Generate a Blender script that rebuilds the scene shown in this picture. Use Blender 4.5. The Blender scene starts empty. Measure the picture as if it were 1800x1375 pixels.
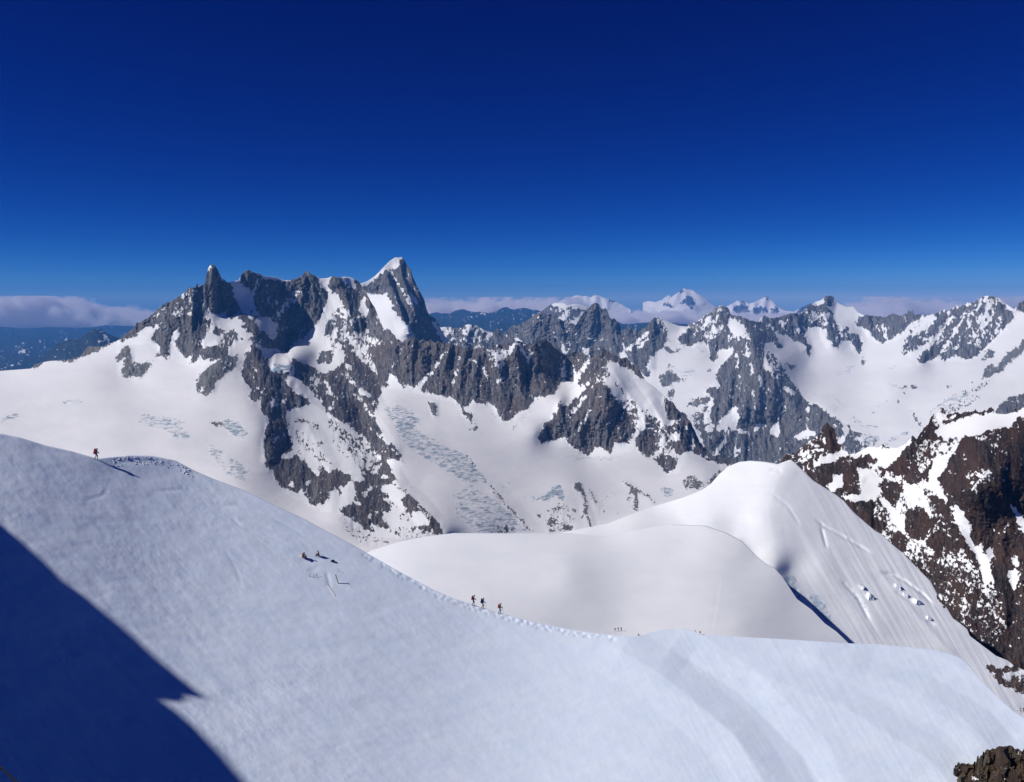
import bpy, bmesh, math, random
import numpy as np
from mathutils import Vector, Matrix

# ------------------------------------------------------------------ camera, sky, sun, exposure
sc = bpy.context.scene
C = sc.collection
F = 1513.0                       # focal length in photo pixels (photo is 1800 px wide)
PITCH = math.radians(6.2)
cam_d = bpy.data.cameras.new('camera')
cam = bpy.data.objects.new('camera', cam_d)
C.objects.link(cam)
cam.location = (0, 0, 0)
cam.rotation_euler = (math.radians(90) - PITCH, 0, 0)
cam_d.sensor_width = 36.0
cam_d.lens = 36.0 * F / 1800.0
cam_d.clip_start = 0.5
cam_d.clip_end = 200000.0
sc.camera = cam

SUN = Vector((-0.72, -0.25, 0.65)).normalized()      # direction towards the sun
sun_el = math.asin(SUN.z)
sun_az = math.atan2(SUN.x, SUN.y)
world = bpy.data.worlds.new('World')
sc.world = world
world.use_nodes = True
wt = world.node_tree
wt.nodes.clear()
w_out = wt.nodes.new('ShaderNodeOutputWorld')
w_bg = wt.nodes.new('ShaderNodeBackground')
w_bg.inputs['Strength'].default_value = 0.10
w_sky = wt.nodes.new('ShaderNodeTexSky')
w_sky.sky_type = 'NISHITA'
w_sky.sun_disc = False
w_sky.sun_elevation = sun_el
w_sky.sun_rotation = sun_az
w_sky.altitude = 3800
w_sky.air_density = 0.6
w_sky.dust_density = 0.0
w_sky.ozone_density = 10.0
# slide-film response of the sky: channels are pulled apart with a power curve
w_sep = wt.nodes.new('ShaderNodeSeparateColor')
w_com = wt.nodes.new('ShaderNodeCombineColor')
wt.links.new(w_sky.outputs[0], w_sep.inputs[0])
SKY_GAIN = (0.045, 0.118, 0.46)
SKY_POW = (3.4, 1.98, 1.20)
for i in range(3):
    p = wt.nodes.new('ShaderNodeMath'); p.operation = 'POWER'; p.inputs[1].default_value = SKY_POW[i]
    g = wt.nodes.new('ShaderNodeMath'); g.operation = 'MULTIPLY'; g.inputs[1].default_value = SKY_GAIN[i]
    wt.links.new(w_sep.outputs[i], p.inputs[0])
    wt.links.new(p.outputs[0], g.inputs[0])
    wt.links.new(g.outputs[0], w_com.inputs[i])
wt.links.new(w_com.outputs[0], w_bg.inputs['Color'])
wt.links.new(w_bg.outputs[0], w_out.inputs['Surface'])

sun_d = bpy.data.lights.new('sun', 'SUN')
sun_d.energy = 4.4
sun_d.angle = math.radians(0.53)
sun_d.color = (1.0, 0.975, 0.945)
sun = bpy.data.objects.new('sun', sun_d)
C.objects.link(sun)
sun.rotation_euler = (-SUN).to_track_quat('-Z', 'Y').to_euler()

sc.view_settings.view_transform = 'Standard'
sc.view_settings.look = 'None'
sc.view_settings.gamma = 1.0
sc.view_settings.exposure = 0.0
sc.view_settings.use_curve_mapping = False
sc.cycles.max_bounces = 10
sc.cycles.diffuse_bounces = 2
sc.cycles.volume_bounces = 8
sc.cycles.transparent_max_bounces = 8

# ------------------------------------------------------------------ noise and image-plane helpers
rng = np.random.RandomState(7)
_perm = rng.permutation(256)
_perm = np.concatenate([_perm, _perm, _perm]).astype(np.int64)
_g = rng.normal(size=(256, 3)); _g /= np.linalg.norm(_g, axis=1)[:, None]

def perlin(x, y, z=0.0, seed=0):
    x = np.asarray(x, float) + seed * 17.31; y = np.asarray(y, float) + seed * 5.77
    z = np.zeros_like(x) + z + seed * 3.19
    xi = np.floor(x).astype(np.int64); yi = np.floor(y).astype(np.int64); zi = np.floor(z).astype(np.int64)
    xf, yf, zf = x - xi, y - yi, z - zi
    u, v, w = [t * t * t * (t * (t * 6 - 15) + 10) for t in (xf, yf, zf)]
    xi &= 255; yi &= 255; zi &= 255
    def gr(dx, dy, dz):
        h = _perm[_perm[_perm[(xi + dx) & 255] + ((yi + dy) & 255)] + ((zi + dz) & 255)] & 255
        g = _g[h]
        return g[..., 0] * (xf - dx) + g[..., 1] * (yf - dy) + g[..., 2] * (zf - dz)
    def L(a, b, t): return a + (b - a) * t
    return L(L(L(gr(0,0,0), gr(1,0,0), u), L(gr(0,1,0), gr(1,1,0), u), v),
             L(L(gr(0,0,1), gr(1,0,1), u), L(gr(0,1,1), gr(1,1,1), u), v), w) * 1.5

def fbm(x, y, octv=5, seed=0, lac=2.03, gain=0.5):
    s = 0; a = 1.0; f = 1.0
    for o in range(octv):
        s = s + a * perlin(x * f, y * f, 0.37 * o, seed + o); a *= gain; f *= lac
    return s

def ridged(x, y, octv=5, seed=0, lac=2.03, gain=0.5):
    s = 0; a = 1.0; f = 1.0; n = 0
    for o in range(octv):
        s = s + a * (1 - np.abs(perlin(x * f, y * f, 0.37 * o, seed + o)) * 2); n += a; a *= gain; f *= lac
    return s / n

def P(s):
    return np.array([[float(t) for t in p.split(',')] for p in s.split()])

def fill(pts, x0, y0, w, h):
    """even-odd fill of a polygon on a 1 px grid"""
    out = np.zeros((h, w), bool)
    px, py = pts[:, 0] - x0, pts[:, 1] - y0
    ya, yb = max(0, int(py.min())), min(h, int(py.max()) + 2)
    if ya >= yb: return out
    xs = np.arange(w)[None, :] + 0.5
    ys = np.arange(ya, yb)[:, None] + 0.5
    ins = np.zeros((yb - ya, w), bool)
    n = len(px)
    for i in range(n):
        x1, y1, x2, y2 = px[i], py[i], px[(i + 1) % n], py[(i + 1) % n]
        if y1 == y2: continue
        c = ((y1 > ys) != (y2 > ys))
        xi = (x2 - x1) * (ys - y1) / (y2 - y1) + x1
        ins ^= c & (xs < xi)
    out[ya:yb] = ins
    return out

def stroke_dist(pts, x0, y0, w, h, reach):
    """distance to a polyline, signed side, and the along-parameter (only near the line)"""
    ys, xs = np.mgrid[0:h, 0:w]
    xs = xs + x0 + 0.5; ys = ys + y0 + 0.5
    d = np.full((h, w), 1e9)
    s = np.zeros((h, w)); u = np.zeros((h, w))
    seg = np.hypot(*(pts[1:] - pts[:-1]).T); tot = seg.sum(); acc = 0
    for (ax, ay), (bx, by), L in zip(pts[:-1], pts[1:], seg):
        lo = (int(max(0, min(ax, bx) - reach - x0)), int(max(0, min(ay, by) - reach - y0)))
        hi = (int(min(w, max(ax, bx) + reach - x0 + 1)), int(min(h, max(ay, by) + reach - y0 + 1)))
        if lo[0] >= hi[0] or lo[1] >= hi[1]: acc += L; continue
        sl = (slice(lo[1], hi[1]), slice(lo[0], hi[0]))
        X, Y = xs[sl] - ax, ys[sl] - ay
        dx, dy = bx - ax, by - ay
        t = np.clip((X * dx + Y * dy) / max(L * L, 1e-6), 0, 1)
        dd = np.hypot(X - t * dx, Y - t * dy)
        cr = np.sign(dx * Y - dy * X)
        m = dd < d[sl]
        d[sl] = np.where(m, dd, d[sl]); s[sl] = np.where(m, cr, s[sl])
        u[sl] = np.where(m, (acc + t * L) / tot, u[sl])
        acc += L
    return d, s, u

def blur(a, r):
    if r <= 0: return a
    k = np.exp(-0.5 * (np.arange(-int(3 * r) - 1, int(3 * r) + 2) / r) ** 2); k /= k.sum()
    p = len(k) // 2
    b = np.pad(a, p, mode='edge')
    b = sum(k[i] * b[:, i:i + a.shape[1]] for i in range(len(k)))
    return sum(k[i] * b[i:i + a.shape[0], :] for i in range(len(k)))

def sample(a, x, y, x0, y0):
    h, w = a.shape
    u = np.clip(x - x0 - 0.5, 0, w - 1.001); v = np.clip(y - y0 - 0.5, 0, h - 1.001)
    i, j = u.astype(int), v.astype(int); fu, fv = u - i, v - j
    i1, j1 = np.minimum(i + 1, w - 1), np.minimum(j + 1, h - 1)
    return (a[j, i] * (1 - fu) + a[j, i1] * fu) * (1 - fv) + (a[j1, i] * (1 - fu) + a[j1, i1] * fu) * fv

class TPS:
    """thin plate spline through 1/depth: flat slopes stay flat"""
    def __init__(self, ctl, smooth=0.0):
        c = np.array(ctl, float)
        self.p = c[:, :2] / 1000.0; w = 1.0 / c[:, 2]
        self.sc = w.mean(); n = len(w)
        A = np.zeros((n + 3, n + 3))
        A[:n, :n] = self.k(self.p, self.p) + smooth * np.eye(n)
        A[:n, n] = 1; A[:n, n + 1:] = self.p; A[n, :n] = 1; A[n + 1:, :n] = self.p.T
        self.w = np.linalg.solve(A, np.concatenate([w / self.sc, np.zeros(3)]))
    def k(self, a, b):
        r2 = ((a[:, None] - b[None]) ** 2).sum(-1)
        return 0.5 * r2 * np.log(r2 + 1e-12)
    def __call__(self, x, y):
        q = np.stack([x.ravel(), y.ravel()], 1) / 1000.0
        out = np.empty(len(q))
        for i in range(0, len(q), 40000):
            b = q[i:i + 40000]
            out[i:i + 40000] = self.k(b, self.p) @ self.w[:-3] + self.w[-3] + b @ self.w[-2:]
        return 1.0 / np.maximum(out * self.sc, 1e-6).reshape(x.shape)

CP, SP = math.cos(PITCH), math.sin(PITCH)
def unproject(px, py, d):
    a = (px - 900.0) / F; b = -(py - 687.5) / F
    return np.stack([d * a, d * (CP + b * SP), d * (-SP + b * CP)], -1)

# ------------------------------------------------------------------ materials
def nodes(name):
    m = bpy.data.materials.new(name); m.use_nodes = True
    nt = m.node_tree
    return m, nt, nt.nodes['Principled BSDF']

def N(nt, typ, **kw):
    n = nt.nodes.new(typ)
    for k, v in kw.items():
        if k in n.inputs: n.inputs[k].default_value = v
        else: setattr(n, k, v)
    return n

def M(nt, op, a, b=None, c=None, clamp=False):
    n = nt.nodes.new('ShaderNodeMath'); n.operation = op; n.use_clamp = clamp
    for i, v in enumerate((a, b, c)):
        if v is None: continue
        if isinstance(v, (int, float)): n.inputs[i].default_value = v
        else: nt.links.new(v, n.inputs[i])
    return n.outputs[0]

def MIX(nt, fac, a, b):
    n = nt.nodes.new('ShaderNodeMix'); n.data_type = 'RGBA'
    for s, v in ((n.inputs[0], fac), (n.inputs[6], a), (n.inputs[7], b)):
        if isinstance(v, (int, float)): s.default_value = v
        elif isinstance(v, tuple): s.default_value = (*v, 1)
        else: nt.links.new(v, s)
    return n.outputs[2]

def rock_snow(name, rock_a, rock_b, rock_c, snow, snow2, ice, grain=6.0, stretch=1.5, streak=2.6, bump=0.0, flat=0.25, snow_bump=0.0, snow_cell=1.0, ice_st=0.35):
    """snow and bare rock on one slope; which is where comes from the surface itself (attribute 'rock'), its tilt and a rough edge.
    'grain' is the slope's own surface coordinate, so streaks run down the fall line"""
    m, nt, bsdf = nodes(name)
    L = nt.links.new
    geo = N(nt, 'ShaderNodeNewGeometry')
    gr = N(nt, 'ShaderNodeAttribute', attribute_name='grain')
    at = N(nt, 'ShaderNodeAttribute', attribute_name='rock')
    ai = N(nt, 'ShaderNodeAttribute', attribute_name='ice')
    def tex(sx, sy, detail=4.0, rough=0.6, dist=0.0):
        mp = N(nt, 'ShaderNodeMapping'); mp.inputs['Scale'].default_value = (1 / sx, 1 / sy, 1)
        L(gr.outputs['Vector'], mp.inputs[0])
        n = N(nt, 'ShaderNodeTexNoise', Scale=1.0, Detail=detail, Roughness=rough, Distortion=dist); L(mp.outputs[0], n.inputs['Vector'])
        return n.outputs[0]
    def spread(v, k): return M(nt, 'MULTIPLY_ADD', M(nt, 'SUBTRACT', v, 0.5), k, 0.5, clamp=True)
    n1 = tex(grain, grain * stretch, 4.0, 0.62, 0.4); n1b = tex(grain * 3.5, grain * 4.5, 2.0)
    sp = N(nt, 'ShaderNodeSeparateXYZ'); L(geo.outputs['Normal'], sp.inputs[0])
    n = spread(M(nt, 'ADD', M(nt, 'MULTIPLY', n1, .72), M(nt, 'MULTIPLY', n1b, .28)), 3.4)
    tilt = M(nt, 'MULTIPLY', M(nt, 'SUBTRACT', sp.outputs[2], 0.55), flat)
    edge = M(nt, 'MULTIPLY', M(nt, 'MULTIPLY', at.outputs['Fac'], M(nt, 'SUBTRACT', 1.0, at.outputs['Fac'])), 4.0)
    r = M(nt, 'SUBTRACT', at.outputs['Fac'], M(nt, 'MULTIPLY', tilt, M(nt, 'MULTIPLY_ADD', edge, 0.7, 0.3)))
    r = M(nt, 'SUBTRACT', r, M(nt, 'MULTIPLY_ADD', n, .96, .02))
    fac = M(nt, 'MULTIPLY_ADD', r, 10.0, 0.5, clamp=True)
    gate = M(nt, 'MULTIPLY', M(nt, 'SUBTRACT', at.outputs['Fac'], .03), 14.0, clamp=True)
    fac = M(nt, 'MULTIPLY', fac, gate)
    s1 = tex(streak, streak * 5, 5.0, 0.65, 0.5); s2 = tex(streak * 9, streak * 14, 3.0); s3 = tex(streak * .8, streak * 1.1, 3.0, 0.7)
    f3 = spread(M(nt, 'ADD', M(nt, 'MULTIPLY', s1, .65), M(nt, 'MULTIPLY', s3, .35)), 6.0)
    rc = MIX(nt, f3, rock_a, rock_b)
    rc = MIX(nt, M(nt, 'MULTIPLY', spread(s2, 4.0), 0.6), rc, rock_c)
    s4 = tex(60, 26, 4.0)
    sn = MIX(nt, spread(s4, 3.0), snow, snow2)
    i1 = tex(12, 12 * ice_st, 5.0, 0.65, 0.8)
    icn = M(nt, 'MULTIPLY', M(nt, 'MULTIPLY', ai.outputs['Fac'], 1.7, clamp=True), M(nt, 'MULTIPLY_ADD', M(nt, 'SUBTRACT', i1, M(nt, 'MULTIPLY_ADD', ai.outputs['Fac'], -.30, .66)), 7.0, 0.0, clamp=True), clamp=True)
    sn = MIX(nt, icn, sn, ice)
    L(MIX(nt, fac, sn, rc), bsdf.inputs['Base Color'])
    bsdf.inputs['Roughness'].default_value = 0.85
    bsdf.inputs['Specular IOR Level'].default_value = 0.12
    if bump > 0 or snow_bump > 0:
        bp = N(nt, 'ShaderNodeBump', Strength=1.0, Distance=1.0)
        h = M(nt, 'MULTIPLY', M(nt, 'MULTIPLY', M(nt, 'ADD', M(nt, 'MULTIPLY', s1, 1.0), M(nt, 'MULTIPLY', s3, .5)), fac), bump)
        if snow_bump > 0:
            mp2 = N(nt, 'ShaderNodeMapping'); mp2.inputs['Scale'].default_value = (1 / snow_cell,) * 3
            L(geo.outputs['Position'], mp2.inputs[0])
            n5 = N(nt, 'ShaderNodeTexNoise', Scale=1.0, Detail=4.0, Roughness=0.6); L(mp2.outputs[0], n5.inputs['Vector'])
            h = M(nt, 'ADD', h, M(nt, 'MULTIPLY', n5.outputs[0], snow_bump))
        L(h, bp.inputs['Height']); L(bp.outputs[0], bsdf.inputs['Normal'])
    return m

def plain(name, col, rough=0.8, var=0.25, scale=8.0, spec=0.2):
    m, nt, b = nodes(name)
    geo = N(nt, 'ShaderNodeTexCoord')
    t = N(nt, 'ShaderNodeTexNoise', Scale=scale, Detail=4.0); nt.links.new(geo.outputs['Object'], t.inputs['Vector'])
    dark = tuple(c * (1 - var) for c in col); lite = tuple(min(1, c * (1 + var)) for c in col)
    nt.links.new(MIX(nt, t.outputs[0], dark, lite), b.inputs['Base Color'])
    b.inputs['Roughness'].default_value = rough
    b.inputs['Specular IOR Level'].default_value = spec
    return m

# ------------------------------------------------------------------ terrain sheets
def tag(o, label=None, cat=None, group=None, kind=None):
    if label: o['label'] = label
    if cat: o['category'] = cat
    if group: o['group'] = group
    if kind: o['kind'] = kind
    return o

def mesh_obj(name, verts, faces, mat, parent=None, smooth=True, attrs=None):
    me = bpy.data.meshes.new(name)
    verts = np.asarray(verts, np.float32); faces = np.asarray(faces, np.int32)
    me.vertices.add(len(verts)); me.vertices.foreach_set('co', verts.ravel())
    k = faces.shape[1]
    me.loops.add(faces.size); me.loops.foreach_set('vertex_index', faces.ravel())
    me.polygons.add(len(faces))
    me.polygons.foreach_set('loop_start', np.arange(0, faces.size, k, dtype=np.int32))
    me.polygons.foreach_set('use_smooth', np.full(len(faces), smooth))
    for nm, v in (attrs or {}).items():
        v = np.asarray(v, np.float32)
        if v.ndim == 2: a = me.attributes.new(nm, 'FLOAT_VECTOR', 'POINT'); a.data.foreach_set('vector', v.ravel())
        else: a = me.attributes.new(nm, 'FLOAT', 'POINT'); a.data.foreach_set('value', v)
    me.update(calc_edges=True); me.validate()
    if mat: me.materials.append(mat)
    o = bpy.data.objects.new(name, me); C.objects.link(o)
    if parent: o.parent = parent
    return o

class Sheet:
    """a slope seen from the lookout: its crest line, its depth field and what lies bare on it"""
    def __init__(self, crest, bottom, x0, x1, step, ctl, jag=1.0, jag_len=7.0, smooth=0.0, seed=1, vstep=None):
        self.step = step; self.seed = seed
        self.cx = crest[:, 0]; self.cy = crest[:, 1]
        self.xs = np.arange(x0, x1 + 0.1, step)
        top = np.interp(self.xs, self.cx, self.cy)
        self.jag, self.jag_len = jag, jag_len
        if callable(bottom): bot = bottom(self.xs)
        elif isinstance(bottom, np.ndarray): bot = np.interp(self.xs, bottom[:, 0], bottom[:, 1])
        else: bot = np.full_like(self.xs, bottom)
        bot = np.maximum(bot, top + 6)
        n = int((bot - top).max() / (vstep or step)) + 2
        self.top, self.bot, self.n = top, bot, n
        self.x0, self.y0 = int(x0) - 8, int(top.min()) - 24
        self.w, self.h = int(x1) + 10 - self.x0, int(bot.max()) + 12 - self.y0
        self.rock = np.zeros((self.h, self.w)); self.ice = np.zeros((self.h, self.w)); self.rel = np.zeros((self.h, self.w))
        self.tps = TPS(ctl, smooth)
        self.smoothness = None; self.lean = 0.0; self.far = None
    def R(self, v, pts):                       # bare rock (1) / snow (0) area
        self.rock[fill(P(pts), self.x0, self.y0, self.w, self.h)] = v; return self
    def RS(self, v, wd, pts):                  # a gully or rib of snow or rock
        d, s, u = stroke_dist(P(pts), self.x0, self.y0, self.w, self.h, wd + 2)
        m = np.clip((wd * 0.5 + 0.7 - d) / 1.4, 0, 1)
        self.rock = self.rock * (1 - m) + v * m; return self
    def I(self, v, pts):
        self.ice[fill(P(pts), self.x0, self.y0, self.w, self.h)] = v; return self
    def IS(self, v, wd, pts):
        d, s, u = stroke_dist(P(pts), self.x0, self.y0, self.w, self.h, wd + 2)
        m = np.clip((wd * 0.5 + 0.7 - d) / 1.4, 0, 1)
        self.ice = np.maximum(self.ice, v * m); return self
    def dot(self, v, x, y, r):
        ys, xs = np.mgrid[0:self.h, 0:self.w]
        m = np.hypot(xs + self.x0 - x, (ys + self.y0 - y) * 1.3) < r
        self.rock[m] = v; return self
    def rib(self, amp, wl, wr, pts):
        """a spur running down the line: stands proud by amp px, falls off over wl px on one side, wr px on the other"""
        p = P(pts)
        d, s, u = stroke_dist(p, self.x0, self.y0, self.w, self.h, max(wl, wr) + 2)
        wd = np.where(s > 0, wl, wr)
        t = np.clip(1 - d / wd, 0, 1)
        self.rel += amp * t * np.clip(np.minimum(u, 1 - u) * 8 + 0.25, 0, 1); return self
    def off(self, amp, bl, pts):               # an area that stands nearer (+) or farther (-)
        self.rel += amp * blur(fill(P(pts), self.x0, self.y0, self.w, self.h).astype(float), bl); return self
    def behind(self, pts, ctl, bl=0.8):        # a farther mountain that shows above a nearer crest
        self.far = (blur(fill(P(pts), self.x0, self.y0, self.w, self.h).astype(float), bl), TPS(ctl)); return self
    def prepare(self, rock_amp=7.0, rock_len=34.0, vert=2.2, snow_amp=0.8, snow_len=70.0, ice_amp=2.0, slant=0.0, fine=1.0):
        self.par = (rock_amp, rock_len, vert, snow_amp, snow_len, ice_amp, slant, fine)
        ft = np.interp(np.arange(self.w) + self.x0 + .5, self.xs, self.top)        # the crest carries what lies just under it
        for i in range(self.w):
            j = min(max(int(ft[i] - self.y0 + 2.5), 0), self.h - 1); self.rock[:j, i] = self.rock[j, i]
        self.rock = np.where(self.rock > .15, self.rock ** .72, self.rock)
        self.rock = np.minimum(self.rock, .945)
        self.rock_s = blur(self.rock, 1.9); self.rock_w = blur(self.rock, 5.0); self.ice_s = blur(self.ice, 1.5)
        self.rel_s = blur(self.rel, 1.2)
        return self
    def warp(self, x, y, a=3.2, l=8.0):
        return x + a * fbm(x / l, y / l, 3, self.seed + 40), y + a * fbm(x / l, y / l, 3, self.seed + 50)
    def depth(self, x, y):
        ra, rl, vt, sa, sl, ia, sln, fine = self.par
        d = self.tps(x, y)
        if self.far is not None:
            k = np.clip(sample(self.far[0], x, y, self.x0, self.y0), 0, 1); d = 1 / ((1 - k) / d + k / self.far[1](x, y))
        rw = np.clip(sample(self.rock_w, x, y, self.x0, self.y0), 0, 1)
        rel = sample(self.rel_s, x, y, self.x0, self.y0)
        xx = x + sln * (y - 600)
        wx = xx + 5 * perlin(xx / 22, y / 30, 0.5, self.seed)
        rn = (ridged(wx / rl, y / (rl * vt), 2, self.seed + 3) - 0.5) + fine * 0.62 * (ridged(wx / (rl * .37), y / (rl * .37 * vt * .8), 4, self.seed + 9, gain=0.55) - 0.5)
        rn = rn + fine * 0.22 * (ridged(wx / (rl * .16), y / (rl * .16 * vt * .7), 3, self.seed + 25, gain=.6) - .5) + fine * 0.22 * fbm(x / (rl * .2), y / (rl * .13), 3, self.seed + 21)
        rel = rel + ra * (0.04 + 0.96 * rw) * rn * (0.25 + 0.75 * rw)
        rel = rel + sa * (1 - rw) * fbm(x / sl, y / (sl * 0.4), 4, self.seed + 13)
        ic = sample(self.ice_s, x, y, self.x0, self.y0)
        rel = rel + ia * ic * fbm(x / 11.0, y / 2.6, 3, self.seed + 31)
        if self.smoothness is not None: rel = rel + self.smoothness(x, y, d)
        return d - rel * d / F
    def build(self, parts, back=(0.35, 1.2, 3.0), back_drop=0.9, back_len=60.0):
        """parts: list of (name, label, category, material, polygon or None); a face belongs to the first polygon that holds it"""
        xs = self.xs
        rk = sample(blur(self.rock, 2.0), xs, self.top + 3, self.x0, self.y0)
        jg = self.jag * (np.abs(perlin(xs / self.jag_len, xs * 0 + 1.3, 0, self.seed + 60)) * 1.6 - 0.4 + 0.7 * perlin(xs / (self.jag_len * .35), xs * 0 + 7.3, 0, self.seed + 61))
        top = self.top + jg * np.clip(rk, 0.03, 1)
        v = np.linspace(0, 1, self.n)[:, None]
        PX = np.broadcast_to(xs[None, :], (self.n, len(xs))).copy()
        PY = top[None] + (self.bot - top)[None] * v
        D = self.depth(PX, PY)
        co = unproject(PX, PY, D)
        wx, wy = self.warp(PX, PY)
        rock = sample(self.rock_s, wx, wy, self.x0, self.y0); ice = sample(self.ice_s, wx, wy, self.x0, self.y0)
        nb = 0
        if back:
            rows = []
            sc_ = D[0] / F * back_len
            hd = co[0][:, :2] / np.linalg.norm(co[0][:, :2], axis=1)[:, None]
            for k in back:
                r = co[0].copy(); r[:, :2] += hd * (sc_ * k)[:, None]; r[:, 2] -= sc_ * k * back_drop
                rows.append(r)
            nb = len(rows)
            co = np.concatenate([np.stack(rows[::-1]), co]); rock = np.concatenate([np.repeat(rock[:1], nb, 0), rock]); ice = np.concatenate([np.repeat(ice[:1], nb, 0), ice])
        H, W = co.shape[:2]
        idx = np.arange(H * W).reshape(H, W)
        q = np.stack([idx[:-1, :-1], idx[1:, :-1], idx[1:, 1:], idx[:-1, 1:]], -1).reshape(-1, 4)
        qx = np.clip((PX[0][None, :-1] + PX[0][None, 1:]) * .5, 0, 1e9) + np.zeros((H - 1, 1))
        cyf = np.concatenate([np.repeat(PY[:1], nb, 0), PY])
        qy = (cyf[:-1, :-1] + cyf[1:, 1:]) * .5
        qx = qx.ravel(); qy = qy.ravel()
        wqx, wqy = self.warp(qx, qy)
        owner = np.full(len(q), -1)
        for i, pt in enumerate(parts):
            if pt[4] is None: m = np.ones(len(q), bool)
            else:
                mk = fill(P(pt[4]), self.x0, self.y0, self.w, self.h)
                ii = np.clip((wqx - self.x0).astype(int), 0, self.w - 1); jj = np.clip((wqy - self.y0).astype(int), 0, self.h - 1)
                m = mk[jj, ii]
            owner[(owner < 0) & m] = i
        flat = co.reshape(-1, 3); rr = rock.ravel(); ri = ice.ravel()
        bk = np.concatenate([PY[:1] - (nb - k) * 4 for k in range(nb)] + [PY]) if nb else PY
        gg = np.stack([np.broadcast_to(xs[None], bk.shape) + self.lean * (bk - 600), bk, np.full(bk.shape, self.seed * 3.7)], -1).reshape(-1, 3)
        out = []
        for i, pt in enumerate(parts):
            f = q[owner == i]
            if not len(f): continue
            used, inv = np.unique(f, return_inverse=True)
            o = mesh_obj(pt[0], flat[used], inv.reshape(-1, 4), pt[3], attrs={'rock': rr[used], 'ice': ri[used], 'grain': gg[used]})
            tag(o, pt[1], pt[2], kind='structure')
            out.append(o)
        return out
    def at(self, px, py):
        p = unproject(np.array([float(px)]), np.array([float(py)]), self.depth(np.array([float(px)]), np.array([float(py)])))[0]
        return Vector(p)
    def crest_y(self, x): return float(np.interp(x, self.cx, self.cy))

# ------------------------------------------------------------------ slope materials
ICE = (0.34, 0.47, 0.58)
mat_far = rock_snow('granite_and_snow', (0.030, 0.033, 0.043), (0.19, 0.19, 0.195), (0.125, 0.112, 0.105),
                    (0.74, 0.735, 0.75), (0.79, 0.785, 0.79), ICE, grain=5.0, stretch=1.5, bump=5.0)
mat_ridge = rock_snow('dark_granite_and_snow', (0.026, 0.027, 0.036), (0.175, 0.167, 0.167), (0.115, 0.092, 0.085),
                      (0.74, 0.735, 0.75), (0.79, 0.785, 0.79), ICE, grain=4.5, stretch=1.4, bump=4.0)
mat_glacier = rock_snow('glacier_snow', (0.085, 0.092, 0.098), (0.19, 0.19, 0.19), (0.15, 0.14, 0.13),
                        (0.68, 0.67, 0.685), (0.74, 0.725, 0.73), (0.24, 0.305, 0.36), grain=4.0, stretch=1.0, bump=2.0, ice_st=.25)
mat_brown = rock_snow('red_brown_granite', (0.009, 0.008, 0.010), (0.066, 0.053, 0.050), (0.078, 0.044, 0.034),
                      (0.82, 0.82, 0.84), (0.86, 0.86, 0.87), ICE, grain=6.0, stretch=1.3, streak=3.6, bump=1.0, flat=.45)
mat_dome = rock_snow('firn_snow', (0.03, 0.024, 0.024), (0.12, 0.09, 0.08), (0.11, 0.08, 0.065),
                     (0.80, 0.815, 0.85), (0.85, 0.86, 0.88), (0.45, 0.58, 0.68), grain=5.0, stretch=1.0, snow_bump=0.14, snow_cell=14.0, ice_st=.6)
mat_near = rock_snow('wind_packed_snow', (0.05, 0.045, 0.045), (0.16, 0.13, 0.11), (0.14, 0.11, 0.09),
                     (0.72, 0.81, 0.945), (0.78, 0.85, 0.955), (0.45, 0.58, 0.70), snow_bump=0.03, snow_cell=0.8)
mat_valley = rock_snow('forested_valley', (0.010, 0.020, 0.028), (0.032, 0.045, 0.050), (0.030, 0.038, 0.044),
                       (0.7, 0.7, 0.72), (0.78, 0.77, 0.78), ICE, grain=5.0, stretch=.7, streak=5)

# ------------------------------------------------------------------ near snow slope
def near_d(x, y):                # three facets, steep on the left and easing to the right, all about 94 m away along their normals
    n = [np.interp(x, [100, 480, 680, 1080], v) for v in ((.475, .345, .315, .17), (-.335, -.35, -.345, -.32), (.795, .86, .87, .925))]
    return -94.0 / (n[0] * (x - 900) / F + n[1] - n[2] * (y - 523) / F)
near = Sheet(P('-60,752 0,762 35,769 80,783 125,793 149,800 171,806 187,804 227,800 267,801 307,809 341,827 373,841 427,861 480,887 530,910 580,937 620,958 660,981 700,1004 760,1036 800,1053 850,1069 880,1078 940,1094 1000,1106 1060,1115 1110,1119 1125,1118 1140,1112 1170,1106 1200,1105 1222,1110 1235,1116 1300,1119.5 1400,1125 1490,1131 1540,1132.5 1600,1138 1640,1142 1667,1148.7 1688,1156 1706,1173 1726,1197.6 1752.7,1224 1779,1248.5 1800,1262.7 1850,1300'),
             1420, -60, 1850, 2.5,
             [(x_, y_, near_d(x_, y_)) for x_, y_ in
              ((-60,755),(0,765),(171,806),(341,828),(480,887),(660,981),(850,1069),(0,1000),(0,1200),(0,1420),(300,1000),(300,1200),(430,1375),(600,1100),(600,1250),(800,1200),(700,1420),(900,1300),(1000,1420),
               (960,1098),(1040,1113),(1110,1119),(1170,1106),(1235,1116),(1300,1120),(1400,1125),(1490,1131),(1640,1142),(1706,1173),(1800,1262),(1850,1300),
               (1000,1200),(1150,1200),(1150,1320),(1400,1210),(1400,1300),(1400,1420),(1600,1250),(1640,1375),(1800,1340),(1850,1420))],
             jag=0.5, jag_len=14, seed=3, vstep=2.5)
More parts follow.
